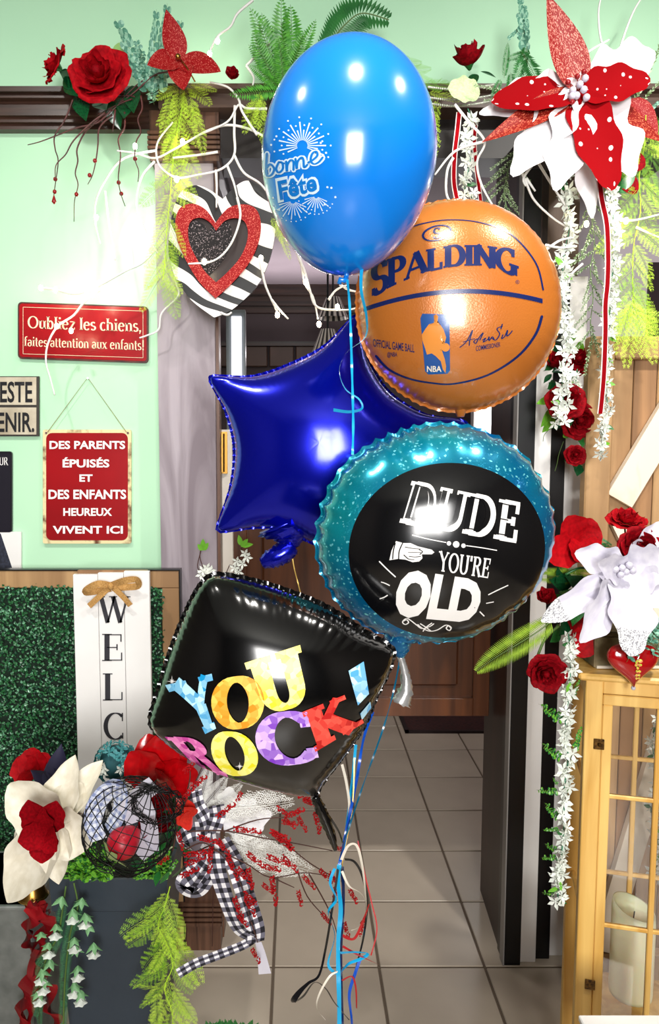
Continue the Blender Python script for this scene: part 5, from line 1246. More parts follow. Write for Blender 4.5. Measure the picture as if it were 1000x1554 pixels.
t = fronds('green_sprig_strand', 'green leaf sprigs poking left from the lower white garland', 'greenery', (856, 1200), 1.55,
   [(852, 1092, 818, 1074, 0, 1.4, EUCG), (850, 1150, 820, 1132, 0, 1.3, EUCG), (846, 1200, 815, 1204, 0, 1.3, EUCG), (846, 1190, 838, 1182, 0, 1.5, EUCG), (846, 1240, 824, 1222, 0, 1.5, EUCG), (848, 1258, 824, 1262, 0, .9, EUCG), (846, 1300, 822, 1306, 0, 1.4, EUCG), (844, 1290, 826, 1284, 0, 1.4, EUCG), (840, 1355, 822, 1358, 0, 1.4, EUCG), (872, 1140, 880, 1100, 0, .8, EUCG), (868, 1060, 878, 1030, 0, .8, EUCG)], pname='sprig')
def spraygar(label, pts, Y, size, step, mesh=None):
    return plume_garland(label, pts, Y, size, step, .8, [mesh or SPRAY], MATS['sage_leaf'], 'sage_garland')
spraygar('sage green leafy strand hanging left of the brown column above the basketball balloon', [(786, 222), (776, 245), (768, 270), (765, 295), (772, 325)], 2.03, .07, .010)
spraygar('sage green leafy strand hanging behind the red ribbon at the right', [(900, 290), (898, 330), (902, 370), (896, 410), (900, 450), (896, 490), (898, 520)], 2.02, .085, .010)
spraygar('sage strand hanging behind the huge polka dot flower', [(820, 200), (835, 230), (880, 255), (905, 285)], 2.04, .06, .012)
plume_garland('lime green asparagus fern trailing down beside the red ribbon at the right', [(980, 175), (978, 220), (970, 270), (972, 320), (962, 370), (960, 420), (962, 470)], 1.99, .11, .011, .9)
fronds('lime_fern_tuft', 'lime fern fronds fanning over the top rail of the barn door', 'greenery', (962, 470), 1.95,
   [(960, 455, 945, 540, -.02, .7, PLUME[0]), (962, 455, 975, 545, -.02, .7, PLUME[1]), (965, 465, 1002, 520, -.03, .8, PLUME[0]), (965, 470, 1010, 490, -.03, .8, PLUME[1]), (958, 465, 935, 500, -.02, .8, PLUME[0]), (955, 470, 938, 520, -.02, .8, PLUME[1]), (962, 470, 958, 560, -.02, .6, PLUME[0]), (965, 470, 990, 555, -.03, .6, PLUME[1])])
plume_garland('bright green asparagus fern at the right edge behind the polka dot petals', [(1002, 170), (998, 200), (990, 235), (985, 270)], 2.03, .09, .010, .9, [PLUMEG], stem_m)
# grosgrain ribbons
gros = checks('red_ribbon_stitched', 1, 1); 
N_ = gros.node_tree.nodes; 
gros = mat('grosgrain_red', '#8e0410', rough=.8, spec=.08); edge_w = mat('ribbon_white_edge', '#f3e9e6', rough=.6)
def gribbon(label, pts, Y, w, tw):
    P = path(pts, Y, 8); t = thing('grosgrain_ribbon', label, 'ribbon', P[0], None)
    MB().ribbon(P, w, twist=tw, tw0=.2).build('red_band', gros, t, smooth=True)
    mb = MB(); K = len(P)
    MB().ribbon([p+Vector((0, .0012, 0)) for p in P], w*1.45, twist=tw, tw0=.2).build('white_edging', edge_w, t, smooth=True)
gribbon('red ribbon with white edges, left one of the pair beside the blue balloon', [(697, 170), (694, 200), (690, 235), (689, 275), (694, 304)], 2.0, .010, .4)
gribbon('red ribbon with white edges, right one of the pair, running behind the basketball balloon', [(723, 180), (720, 210), (722, 245), (727, 285), (732, 325)], 2.02, .008, .5)
gribbon('long red ribbon with white edges hanging from the polka dot flower past the barn door', [(908, 255), (913, 300), (921, 340), (923, 390), (922, 430), (919, 462), (919, 500), (917, 560), (914, 600), (911, 628)], 1.90, .010, .5)
# roses at the mid right, along the striped screen
t0 = 2.10
rose(846, 556, t0-.05, 18, 'red rosebud highest on the striped screen', ax=(-.3, -.6, .8), bud=True, leaves=3)
rose(874, 546, t0-.02, 22, 'dark red rose against the black gap, right of the highest rosebud', ax=(.3, -1, .2), leaves=2)
rose(858, 608, t0-.08, 26, 'open red rose half way down the striped screen behind white blossoms', ax=(-.2, -1, .1), leaves=2)
rose(877, 637, t0-.04, 26, 'large dark red rose beside the barn door stile', ax=(.1, -1, -.1), leaves=2)
rose(872, 690, t0-.05, 15, 'small red rose lowest on the striped screen above the big silk flower', ax=(0, -1, .1), leaves=3)
t = thing('rose_foliage', 'olive and green leaves around the roses on the striped screen', 'leaves', W(850, 620, 2.1))
for (a, b, c_, d_, me) in ((842, 605, 815, 612, LEAFY), (838, 620, 822, 648, LEAFY), (842, 632, 824, 656, LEAFY), (840, 548, 828, 562, LEAFG), (845, 530, 832, 550, LEAFG), (842, 580, 832, 590, LEAFG), (868, 520, 870, 508, LEAFY), (876, 535, 882, 518, LEAFY), (860, 665, 864, 650, LEAFY), (880, 660, 885, 678, LEAFG), (852, 540, 842, 520, LEAF), (870, 690, 858, 700, LEAFG), (880, 705, 876, 722, LEAF), (870, 575, 878, 592, LEAFY), (862, 585, 856, 575, LEAFG)):
    child('leaf', me, t, frame(W(a, b, 2.08), W(c_, d_, 2.05), 15*S(2.1), roll=rnd(-.5, .5)))
stemtube(t, [(835, 650, 2.1), (826, 660, 2.08), (824, 670, 2.08)], 2.1, .0008, name='tendril'); stemtube(t, [(855, 670, 2.1), (848, 690, 2.08), (845, 705, 2.08), (842, 715, 2.08)], 2.1, .0008, name='tendril')
garland('short cluster of white blossoms among the roses on the striped screen', [(876, 560), (874, 580), (878, 600), (884, 610)], 2.02, .012, .010, .010, 1, .2)
# ================================================================== RIGHT ARRANGEMENT ON THE CABINET
YA = 1.60
WP2 = petal_mesh('petal', satin, 'full', .25, .5, ruffle=.14, nu=20, nv=8); WPT = petal_mesh('petal', [satin, gl_sil], 'full', .25, .5, ruffle=.12, nu=20, nv=8, tip=.66)
WPL = petal_mesh('petal', [satin, gl_sil], 'full', .2, .6, ruffle=.10, nu=20, nv=8, tip=.74)
t = bloom('white_poinsettia', 'big white satin poinsettia with silver glitter tips on the pine cabinet', 'flower', (950, 868), YA-.04,
   [(824, 942, -.08, 46, WPL, .2), (886, 974, -.10, 56, WP2, -.1), (964, 992, -.11, 72, WPT, 0), (878, 838, -.03, 52, WP2, .2), (1020, 850, -.05, 70, WP2, -.2), (1012, 918, -.06, 60, WP2, 0), (1006, 792, .02, 40, WP2, 0), (932, 930, -.03, 50, WP2, .2), (915, 855, -.07, 44, WP2, 0)])
for (x, y) in ((944, 862), (955, 858), (950, 868), (960, 866), (942, 872), (934, 864)): MB().ball(W(x, y, YA-.07), .008, 8).build('bead', satin, t, smooth=True)
RP = petal_mesh('petal', silkred, 'round', .15, .35, ruffle=.06, nu=12, nv=8)
bloom('silk_poppy', 'flat bright red silk flower touching the right edge of the teal balloon', 'flower', (880, 822), YA,
   [(834, 848, -.05, 52, RP, .1), (862, 786, -.03, 48, RP, 0), (898, 788, -.02, 44, RP, 0), (912, 806, -.02, 40, RP, 0), (902, 842, -.05, 44, RP, 0), (876, 850, -.05, 40, RP, 0)])
rose(950, 793, YA+.06, 27, 'red carnation-like rose on a stem above the white poinsettia', ax=(0, -.4, .9), bright=True, leaves=0)
rose(966, 832, YA-.02, 33, 'large deep red rose just above the heart of the white poinsettia', ax=(.1, -1, .2), leaves=0, spin=.6)
rose(829, 912, YA-.02, 17, 'small round red rosebud left of the white poinsettia', ax=(-.2, -.5, .8), bright=True, bud=True, leaves=2)
rose(828, 1020, YA-.04, 28, 'red rose hanging lowest beside the striped screen', ax=(-.2, -1, -.1), leaves=1, spin=2)
bloom('silk_poppy', 'dark red silk flower under the white poinsettia petals', 'flower', (885, 960), YA+.02, [(858, 950, 0, 44, RP, 0), (915, 948, 0, 44, RP, 0), (884, 998, -.02, 50, RP, 0), (905, 985, 0, 44, RP, 0), (880, 930, 0, 40, RP, 0)])
fronds('fern_branch', 'moss lime fern frond arching down over the black stripe', 'fern', (842, 938), YA-.02, [(842, 938, 735, 1034, -.05, .95, COMB)])
fronds('fern_branch', 'moss lime fern frond lying level behind the white poinsettia', 'fern', (915, 872), YA+.03, [(915, 870, 815, 888, -.02, .85, COMB), (900, 880, 820, 872, .02, .8, COMB), (930, 830, 895, 815, .02, .8, FERND), (925, 826, 902, 832, .02, 1, FERND)])
t = thing('arrangement_foliage', 'dark leaves and stems under the white poinsettia', 'leaves', W(880, 910, YA+.03))
for (a, b, c_, d_) in ((900, 900, 860, 875), (900, 905, 850, 900), (890, 910, 855, 925), (895, 900, 905, 935), (870, 885, 835, 880), (870, 930, 850, 965), (880, 900, 870, 950), (860, 860, 845, 885), (860, 920, 838, 905), (850, 950, 838, 975), (880, 880, 912, 900)):
    child('leaf', random.choice((LEAF, LEAFG, LEAF)), t, frame(W(a, b, YA+.04), W(c_, d_, YA), 30*S(YA), roll=rnd(-.5, .5)))
stemtube(t, [(848, 950, YA), (828, 968, YA-.01), (814, 1000, YA-.02)], YA, .003); stemtube(t, [(905, 865, YA+.03), (880, 862, YA), (858, 872, YA)], YA, .003, fern_d); stemtube(t, [(948, 800, YA+.05), (950, 830, YA+.03), (950, 868, YA)], YA, .002)
t = fronds('eucalyptus_spray', 'eucalyptus leaves hanging over the red glass heart', 'greenery', (985, 960), YA-.05,
   [(995, 935, 962, 1010, -.06, .9, EUC), (1005, 940, 985, 990, -.06, 1.0, EUC), (1005, 950, 1000, 1000, -.06, 1, EUC), (1010, 880, 985, 860, 0, 1, EUC), (1008, 905, 985, 890, 0, 1, EUC)], pname='sprig')
child('bud_sprig', frond_mesh('bud_sprig', [stem_m, mat('bud_peach', '#e08b52', rough=.5), lime], 'euc', .05, 6), t, frame(W(968, 1000, 1.5), W(970, 1035, 1.5), .05))
# mossy wooden block under the flowers
zc_ = W(890, 1010, 1.58).z
t = thing('mossy_wood_box', 'weathered mossy wooden box on top of the pine cabinet', 'box', Vector((W(950, 980, 1.62).x, 1.66, zt+.016 if False else bpy.data.objects['lantern_cabinet'].location.z)))
ct = max(v.co.z for o in bpy.data.objects['lantern_cabinet'].children if o.name.startswith('top_board') for v in o.data.vertices)
xa_ = W(903, 985, 1.60).x; t.location = (xa_+.11, 1.66, ct)
moss = mat('mossy_bark', '#8a7a5c', '#4a4a2a', scale=22, rough=.8, bump=.4)
mb = MB(); mb.box((xa_, 1.60, ct), (xa_+.24, 1.70, ct+.075), bev=.004); mb.build('box_body', moss, t)
MB().box((xa_+.004, 1.596, ct+.002), (xa_+.236, 1.60, ct+.008)).build('pale_edging', mat('pale_edge', '#d8d0c0', rough=.5), t)
MB().box((xa_-.004, 1.596, ct+.075), (xa_+.244, 1.704, ct+.085), bev=.003).build('lid', moss, t)
# red glass heart ornament
def heart2(cx, cy, w, h, n=48, rot=0):
    P = []
    for i in range(n):
        a = 2*PI*i/n; x = 16*math.sin(a)**3; y = 13*math.cos(a)-5*math.cos(2*a)-2*math.cos(3*a)-math.cos(4*a)
        x, y = x/16*w/2, (y+2.5)/29*h; P.append((cx+x*math.cos(rot)-y*math.sin(rot), cy-(y*math.cos(rot)+x*math.sin(rot))))
    return P
Yh = 1.52
t = thing('glass_heart', 'shiny red heart ornament hanging in front of the pine cabinet top', 'ornament', W(962, 985, Yh))
hp = heart2(960, 1010, 78, 66)
def domed(poly, Y, cx, cy, th, rings=8):
    c = W(cx, cy, Y); mb = MB(); n = len(poly)
    for sd in (-1, 1):
        mb.grid(lambda u, v: c+(W(*poly[int(round(u*n)) % n], Y)-c)*math.sin(v*PI/2)+Vector((0, sd*th*math.cos(v*PI/2)**.8, 0)), n, rings, 0, True)
    return mb
domed(hp, Yh, 960, 1008, .018).build('heart_body', mat('red_glass', '#a5040c', rough=.06, coat=1), t, smooth=True)
stemtube(t, [(962, 992, Yh), (972, 960, Yh+.01), (978, 935, Yh+.02)], Yh, .0008, chrome, 'hanging_loop')
MB().ball(W(961, 1044, Yh), .005, 8).build('tip_bead', satin, t, smooth=True)
# ================================================================== ZEBRA HEART
YZ = 2.13
t = thing('heart_ornament', 'zebra striped heart plaque with a red glitter heart frame, hanging on the pilaster', 'ornament', W(335, 300, YZ))
zeb = mat('zebra_print', '#f5f3f1', '#0c0c0e', scale=4.6, tex='wave', detail=11, lo=.50, hi=.53, rough=.35, coord='Object', stretch=(1.0, 1.0, 1.25))
zeb.node_tree.nodes['Mapping'].inputs['Rotation'].default_value = (0, math.radians(52), 0)
def hpoly(pts, n=8):
    P = smooth([Vector((x, y, 0)) for x, y in pts], n); return [(p.x, p.y) for p in P[:-1]]
OUT = [(338, 302), (318, 288), (298, 281), (278, 288), (265, 310), (258, 345), (256, 385), (266, 420), (290, 455), (325, 482)]
OUT2 = [(325, 482), (352, 470), (383, 442), (402, 412), (415, 370), (418, 330), (412, 300), (396, 282), (376, 274), (358, 282), (338, 302)]
poly = hpoly(OUT)+hpoly(OUT2)
MB().prism([W(x, y, YZ) for x, y in poly][::-1], .012, 0, 0, 1).build('zebra_plaque', [zeb, blackpaint], t)
IN = hpoly([(327, 338), (312, 318), (292, 309), (273, 316), (266, 338), (270, 368), (286, 402), (304, 430), (327, 453)])+hpoly([(327, 453), (352, 430), (376, 402), (391, 372), (396, 342), (389, 318), (370, 310), (346, 316), (327, 338)])
cx_, cy_ = 330, 376; mb = MB(); n = len(IN)
ring = []
for u in range(n):
    p = Vector(IN[u]); k = Vector(((p.x-cx_)*.70+cx_, (p.y-cy_)*.68+cy_)); ring.append((p, k))
o = 0
for (p, k) in ring: mb.v += [W(p.x, p.y, YZ-.001), W(p.x, p.y, YZ-.014), W(k.x, k.y, YZ-.014), W(k.x, k.y, YZ-.001)]
for i in range(n):
    j = (i+1) % n
    for q in range(3): mb.face((4*i+q, 4*i+q+1, 4*j+q+1, 4*j+q))
mb.build('glitter_frame', glitter('heart_glitter', '#9c020b', '#ff8a78', scale=700, amt=.9), t, label='red glitter heart frame')
gb = glitter('black_glitter', '#151012', '#b9a9ad', scale=560, amt=.93)
inn = [((x-cx_)*.70+cx_, (y-cy_)*.68+cy_) for x, y in IN]
MB().prism([W(x, y, YZ-.003) for x, y in inn][::-1], .002, 0).build('inner_back', mat('deep_brown', '#2a1c1a', rough=.3), t)
MB().prism([W((x-cx_)*.52+cx_-12, (y-cy_)*.58+cy_-2, YZ-.008) for x, y in IN][::-1], .005, 0).build('black_heart', gb, t, label='black glitter heart')
MB().tube([W(328, 258, YZ+.005), W(328, 318, YZ-.012)], .0012, 5).build('hanging_string', twig_m, t)
# ================================================================== WHITE WIRE LIGHTS
flock = mat('flocked_white', '#f1efec', rough=.7); led = mat('warm_led', '#ffe9c0', emit=30)
WR = {'white flocked light branch looping over the header and pilaster':
 ([[(445, 235), (412, 215), (380, 197), (345, 190), (315, 198), (285, 215), (262, 228), (235, 240), (205, 232), (178, 229)], [(405, 165), (375, 165), (362, 160), (345, 185), (300, 205)], [(390, 205), (368, 170), (362, 150), (345, 132), (318, 124)],
   [(356, 160), (356, 200), (355, 235), (335, 257), (300, 265), (270, 270), (248, 258), (238, 240), (240, 215), (262, 185)], [(355, 235), (370, 262), (395, 280), (415, 305), (432, 330)], [(328, 258), (329, 285), (328, 315)], [(345, 252), (355, 278), (360, 300)], [(330, 230), (300, 235), (262, 240)]],
  [(277, 215), (268, 272), (205, 222)], 2.10),
 'white flocked light branch arching across the mint wall above the red sign':
 ([[(238, 228), (200, 235), (178, 248), (160, 275), (145, 305), (145, 340), (152, 370)], [(235, 245), (215, 270), (208, 310), (220, 350), (240, 385)], [(62, 437), (85, 440), (110, 446), (132, 442), (160, 428), (190, 412), (215, 400), (235, 380)],
   [(150, 440), (128, 458), (112, 478), (88, 495), (73, 520), (70, 548), (76, 575), (83, 600)], [(262, 400), (268, 430), (270, 450), (246, 475), (240, 500), (222, 510), (212, 513)], [(160, 290), (165, 340), (175, 395)]],
  [(62, 437), (84, 440), (146, 330), (140, 448), (86, 495), (150, 430), (108, 502)], 2.22),
 'white flocked light branch dangling over the zebra heart and star balloon':
 ([[(360, 300), (364, 330), (350, 372), (325, 395), (285, 400)], [(395, 395), (402, 430), (412, 455), (422, 475)], [(412, 455), (424, 470), (438, 484)], [(432, 330), (445, 370), (456, 400), (463, 430), (476, 452), (483, 485)], [(445, 370), (462, 410), (470, 440), (478, 462), (495, 470), (530, 470), (545, 465)], [(498, 455), (510, 440), (528, 432)], [(515, 432), (530, 440), (544, 444)], [(335, 475), (345, 478), (352, 474)]],
  [(310, 397), (421, 478), (484, 492), (512, 466), (464, 428), (396, 392), (426, 330)], 2.05),
 'white flocked light branch rising over the mint wall beside the fern':
 ([[(374, 100), (388, 85), (405, 70), (420, 62), (438, 67)], [(374, 100), (385, 118), (383, 130)], [(384, 0), (360, 20), (350, 40), (330, 55), (318, 80)]], [(330, 62), (318, 82), (310, 100)], 2.16),
 'white flocked light branch hanging from the polka dot flower':
 ([[(690, 158), (712, 185), (735, 215), (724, 245), (730, 280), (752, 318)], [(735, 215), (690, 230), (660, 265)], [(688, 240), (678, 260), (678, 295), (690, 312), (712, 312)], [(798, 190), (790, 250), (800, 280), (812, 305), (838, 330), (862, 345)], [(812, 240), (840, 285), (862, 318)], [(812, 245), (795, 270), (798, 282)], [(798, 270), (812, 290)], [(830, 378), (850, 365), (872, 360)], [(828, 372), (850, 376), (875, 374)], [(884, 400), (868, 415), (862, 430)], [(965, 345), (985, 355), (1004, 362)], [(935, 330), (960, 335), (1004, 325)], [(880, 280), (900, 285), (903, 292), (880, 296)]],
  [(936, 330), (950, 335), (817, 372), (700, 312), (890, 340)], 1.98),
 'thin white flocked branch standing up at the top right edge':
 ([[(905, 130), (925, 90), (912, 60), (908, 20), (912, -5)], [(930, 115), (945, 60), (960, 20), (975, -5)], [(890, 80), (905, 70), (925, 60)]], [(945, 105)], 2.2)}
for lab, (ws, bl_, Y) in WR.items():
    t = thing('light_branch', lab, 'fairy lights', W(*ws[0][0], Y))
    for k, w in enumerate(ws): MB().tube(path(w, Y-.006*(k % 3), 6, jit=.6), .0038, 6, r1=.0024).build('branch', flock, t, smooth=True)
    for k, (x, y) in enumerate(bl_):
        p = W(x, y, Y-.008); MB().ball(p, .0066, 8, sc=(1, 1, 1.3)).build('bulb', led, t, smooth=True)
for (x, y, Y, p) in ((200, 340, 2.2, 3.0), (300, 80, 2.2, 1.4), (225, 230, 2.18, 1.6), (100, 440, 2.26, .35), (150, 440, 2.24, .7), (455, 470, 1.95, .3), (940, 330, 1.9, 1.0), (950, 60, 2.1, 1.6), (700, 190, 1.95, .5)):
    point(W(x, y, Y), p*.12)
# ================================================================== PLANTER (bottom left)
YP = 1.62; slate = mat('slate_grey_planter', '#2f3944', '#28313b', scale=5, rough=.45, bump=.1, bscale=60)
c = W(165, 1335, YP); zT = c.z; xl, xr = W(74, 1335, YP).x, W(254, 1335, YP).x; wT = (xr-xl); cx0 = (xl+xr)/2; wB = wT*.68; dT = wT
t = thing('tall_planter', 'tall tapered slate grey planter at the bottom left', 'planter', Vector((cx0, YP+dT/2, 0)))
mb = MB(); o = 0; cyy = YP+dT/2
for (z, w) in ((0, wB), (zT-.085, wT*.93), (zT-.08, wT*.97), (zT, wT), (zT, wT-.016), (zT-.07, wT*.93-.016)):
    for (i, j) in ((-1, -1), (1, -1), (1, 1), (-1, 1)): mb.v.append(Vector((cx0+i*w/2, cyy+j*w/2, z)))
for k in range(5):
    for q in range(4): mb.face((4*k+q, 4*k+(q+1) % 4, 4*k+4+(q+1) % 4, 4*k+4+q))
mb.face((3, 2, 1, 0)); mb.build('planter_body', slate, t)
MB().box((cx0-wT*.45, cyy-wT*.45, zT-.06), (cx0+wT*.45, cyy+wT*.45, zT-.03)).build('soil', mat('dark_moss_soil', '#1d2a16', '#0f160c', scale=40, rough=1), t)
# galvanised tub on a wooden slab at the far left
t = thing('metal_tub', 'dull grey galvanised metal box at the left edge below the white magnolia', 'box', W(10, 1450, 1.75)); t.location.z = 0
x1_ = W(52, 1450, 1.75).x; x0_ = x1_-.30; zz = W(20, 1375, 1.75).z
MB().box((x0_, 1.75, 0), (x1_, 2.0, zz), bev=.006).build('tub_body', mat('galvanised', '#8f9391', '#6f7472', scale=14, rough=.4, metal=.5, bump=.1), t)
MB().box((x0_-.004, 1.746, zz-.012), (x1_+.004, 2.004, zz), bev=.003).build('rim', MATS['galvanised'], t)
t = thing('brass_bell', 'brass bell-shaped ornament on the metal tub beside the planter', 'ornament', W(52, 1350, 1.72))
cb_ = W(50, 1352, 1.72); MB().lathe([(.001, .03), (.018, .028), (.028, .01), (.034, -.012), (.036, -.014), (.03, -.014), (.001, -.010)], 24, cb_).build('bell_body', brass, t, smooth=True)
MB().lathe([(.034, .0), (.038, -.004), (.034, -.008)], 24, cb_-Vector((0, 0, .008))).build('rim_ring', mat('bright_brass', '#e0b765', rough=.2, metal=1), t, smooth=True)
MB().tube([cb_+Vector((0, 0, .03)), cb_+Vector((0, 0, .045))], .004, 8).build('bell_stem', brass, t)
# --- white magnolia
YM = 1.46
MP = petal_mesh('petal', magwhite, 'full', .35, .6, ruffle=.05, nu=16, nv=10); MPL = petal_mesh('petal', magwhite, 'oval', .4, .8, ruffle=.06, nu=18, nv=10); MR = petal_mesh('petal', velvet, 'round', .5, .6, ruffle=.08, nu=12, nv=8)
t = bloom('white_magnolia', 'large cream white magnolia with a red velvet centre, left of the planter', 'flower', (84, 1252), YM,
   [(12, 1196, -.02, 78, MP, .25), (108, 1148, .03, 62, MPL, -.2), (150, 1152, .05, 58, MPL, -.5), (2, 1374, -.05, 84, MPL, .3), (84, 1342, -.06, 58, MPL, 0), (128, 1282, -.05, 80, MP, -.2), (120, 1190, .02, 66, MP, -.2), (20, 1300, .0, 70, MP, .2)])
for (x, y, w, me) in ((40, 1228, 50, MR), (82, 1228, 44, MR), (34, 1278, 44, MR), (60, 1306, 44, MR), (76, 1290, 38, MR)): child('velvet_petal', me, t, frame(W(72, 1258, YM-.045), W(x, y, YM-.09), w*S(YM), roll=rnd(-.3, .3)))
# --- red silk tulip behind
TP = petal_mesh('petal', mat('glossy_red_silk', '#b8050d', '#9c040a', scale=5, rough=.22, coat=.3), 'round', .35, .6, ruffle=.05, nu=14, nv=8)
bloom('silk_tulip', 'big glossy red silk tulip head under the black balloon corner', 'flower', (238, 1182), YM+.10,
   [(198, 1150, -.04, 62, TP, .1), (222, 1118, .0, 56, TP, 0), (248, 1120, -.03, 62, TP, 0), (276, 1140, .0, 56, TP, -.1), (294, 1176, -.04, 56, TP, -.2), (258, 1200, -.06, 50, TP, 0)])
bloom('silk_tulip', 'dark red silk tulip head behind the white magnolia, against the hedge', 'flower', (50, 1182), YM+.24, [(26, 1150, 0, 50, RP, 0), (48, 1136, 0, 46, RP, 0), (70, 1144, 0, 44, RP, 0), (30, 1180, -.03, 46, RP, 0)])
NP = petal_mesh('petal', mat('navy_silk', '#23213f', rough=.5), 'point', .2, .5)
bloom('navy_flower', 'dark navy pointed petals behind the magnolia', 'flower', (84, 1192), YM+.2, [(92, 1130, 0, 34, NP, 0), (70, 1160, 0, 30, NP, 0), (112, 1165, 0, 30, NP, 0), (45, 1170, 0, 28, NP, 0)])
t = thing('hydrangea_head', 'teal and white hydrangea head in front of the white welcome board', 'flower', W(176, 1156, YM+.14))
HF = star_flower(4, 1).copy(); HF.name = 'floret'; HF.materials.clear(); HF.materials.append(mat('teal_floret', '#3f8d8f', '#2a6a70', scale=30, rough=.5))
hc = t.location; MB().ball(hc, .038, 14).build('flower_core', mat('teal_core', '#1d4f55', rough=.8), t, smooth=True)
for i in range(70):
    z = Vector((rnd(-1, 1), rnd(-1, .1), rnd(-1, 1))).normalized(); rad = .044
    inner = abs(z.x) < .45 and abs(z.z) < .45
    me = FL[i % 3] if inner else HF
    child('floret', me, t, frame(hc+z*rad, hc+z*(rad+.015), .014, tilt=(1, 0, 0)))
# --- wire ball
YWB = 1.44; bc = W(196, 1252, YWB); br = 73*S(YWB)
t = thing('wire_ball', 'black wire mesh ball holding fabric and a strawberry over the planter', 'ornament', bc)
blackw = mat('black_wire', '#101010', rough=.4, metal=.5); mb = MB()
for i in range(13):
    a = PI*i/13; P = [bc+Vector((br*math.cos(q)*math.cos(a)*(1+.02*math.sin(3*q+i)), br*math.cos(q)*math.sin(a), br*math.sin(q)*(1+.02*math.cos(4*q+i)))) for q in [2*PI*k/36 for k in range(37)]]
    P = [bc+Matrix.Rotation(.5, 3, 'Y') @ (p-bc) for p in P]; mb.tube(P, .0011, 4)
for i in range(-5, 6):
    h = br*i/6; r_ = math.sqrt(br*br-h*h); P = [bc+Matrix.Rotation(.5, 3, 'Y') @ Vector((r_*math.cos(q), r_*math.sin(q), h+.004*math.sin(5*q+i))) for q in [2*PI*k/36 for k in range(37)]]; mb.tube(P, .0011, 4)
mb.build('wire_mesh', blackw, t, smooth=True, kind='stuff')
mb = MB()
for i in range(9):
    P = [bc+Vector((br*.62, -.02, br*.55))+Vector((rnd(.035, .06)*math.cos(q), rnd(-.02, .02), rnd(.03, .045)*math.sin(q))) for q in [2*PI*k/20+i for k in range(21)]]; mb.tube(P, .0010, 4)
mb.build('wire_tangle', blackw, t, smooth=True, kind='stuff')
# things inside the ball
CHK = checks('blue_white_check', 3, 70, '#eef2fb', '#8a97c2', '#c3cbe4')
t = thing('checked_cloth', 'pale blue checked cloth bow inside the wire ball', 'cloth', W(165, 1230, YWB))
MB().ribbon(path([(135, 1262), (150, 1215), (178, 1192), (182, 1228), (165, 1262)], YWB+.01, 8), .040, twist=.8).build('cloth_loop', CHK, t, smooth=True)
MB().ribbon(path([(150, 1275), (140, 1240), (160, 1200), (184, 1200)], YWB-.012, 8), .035, twist=.5).build('cloth_loop', CHK, t, smooth=True)
t = thing('white_cloth', 'white folded cloth strips inside the wire ball on the right', 'cloth', W(215, 1240, YWB))
for L_, w in (([(190, 1235), (215, 1205), (235, 1190)], .040), ([(188, 1240), (210, 1232), (232, 1222)], .036), ([(200, 1262), (212, 1285), (226, 1300)], .036), ([(212, 1200), (226, 1250), (228, 1290)], .038)): MB().ribbon(path(L_, YWB+.005, 6), w, tw0=rnd(-.3, .3)).build('cloth_fold', satin, t, smooth=True)
t = thing('strawberry', 'plump red strawberry ornament with pale green leaves inside the wire ball', 'fruit', W(184, 1282, YWB-.02))
sc_ = t.location; sd_m = mat('strawberry_red', '#c41e34', '#d8b04a', scale=150, tex='dots', lo=.55, hi=.6, rough=.3)
sd_m = mat('strawberry_skin', '#c2162c', '#a81026', scale=20, rough=.4)
mb = MB(); ax = Vector((.65, .45, .5)).normalized(); xx = ax.orthogonal().normalized(); yy = ax.cross(xx)
mb.grid(lambda u, v: sc_+ax*(.075*(v-.4))+(xx*math.cos(2*PI*u)+yy*math.sin(2*PI*u))*.034*math.sin(PI*(v*.93+.035))**.7*(1.12-.35*v), 28, 14, 0, True)
mb.build('strawberry_body', sd_m, t, smooth=True)
SL = petal_mesh('sepal', mat('sepal_green', '#b9c98a', '#8fa660', scale=30, rough=.5), 'point', .3, .3, nu=6, nv=4)
for i in range(6):
    a = 2*PI*i/6; d = (xx*math.cos(a)+yy*math.sin(a)+ax*.45).normalized(); child('sepal', SL, t, frame(sc_-ax*.034, sc_-ax*.034+d*.05, .020, tilt=-ax))
for k, (x, y) in enumerate(((132, 1262), (118, 1280), (225, 1262), (242, 1220), (252, 1250), (128, 1245))):
    rose(x, y, YWB+.03, 17, ['dark red rosebud at the lower left rim of the wire ball', 'dark red rosebud between the magnolia and the wire ball', 'dark red rosebud inside the wire ball beside the white cloth', 'dark red rosebud at the upper right of the wire ball', 'dark red rosebud right of the wire ball near the small tulip', 'dark red rosebud at the left rim of the wire ball, above the others'][k], ax=(rnd(-.4, .4), -.8, .5), bud=True, leaves=1)
BT = petal_mesh('petal', mat('orange_red_silk', '#cf2a1c', '#b81d14', scale=8, rough=.35), 'oval', .2, .5)
bloom('red_bud', 'small orange red folded silk bud right of the wire ball', 'flower', (292, 1240), YM+.02, [(268, 1212, 0, 30, BT, .3), (272, 1250, -.02, 34, BT, -.2), (268, 1230, -.03, 40, BT, 0)])
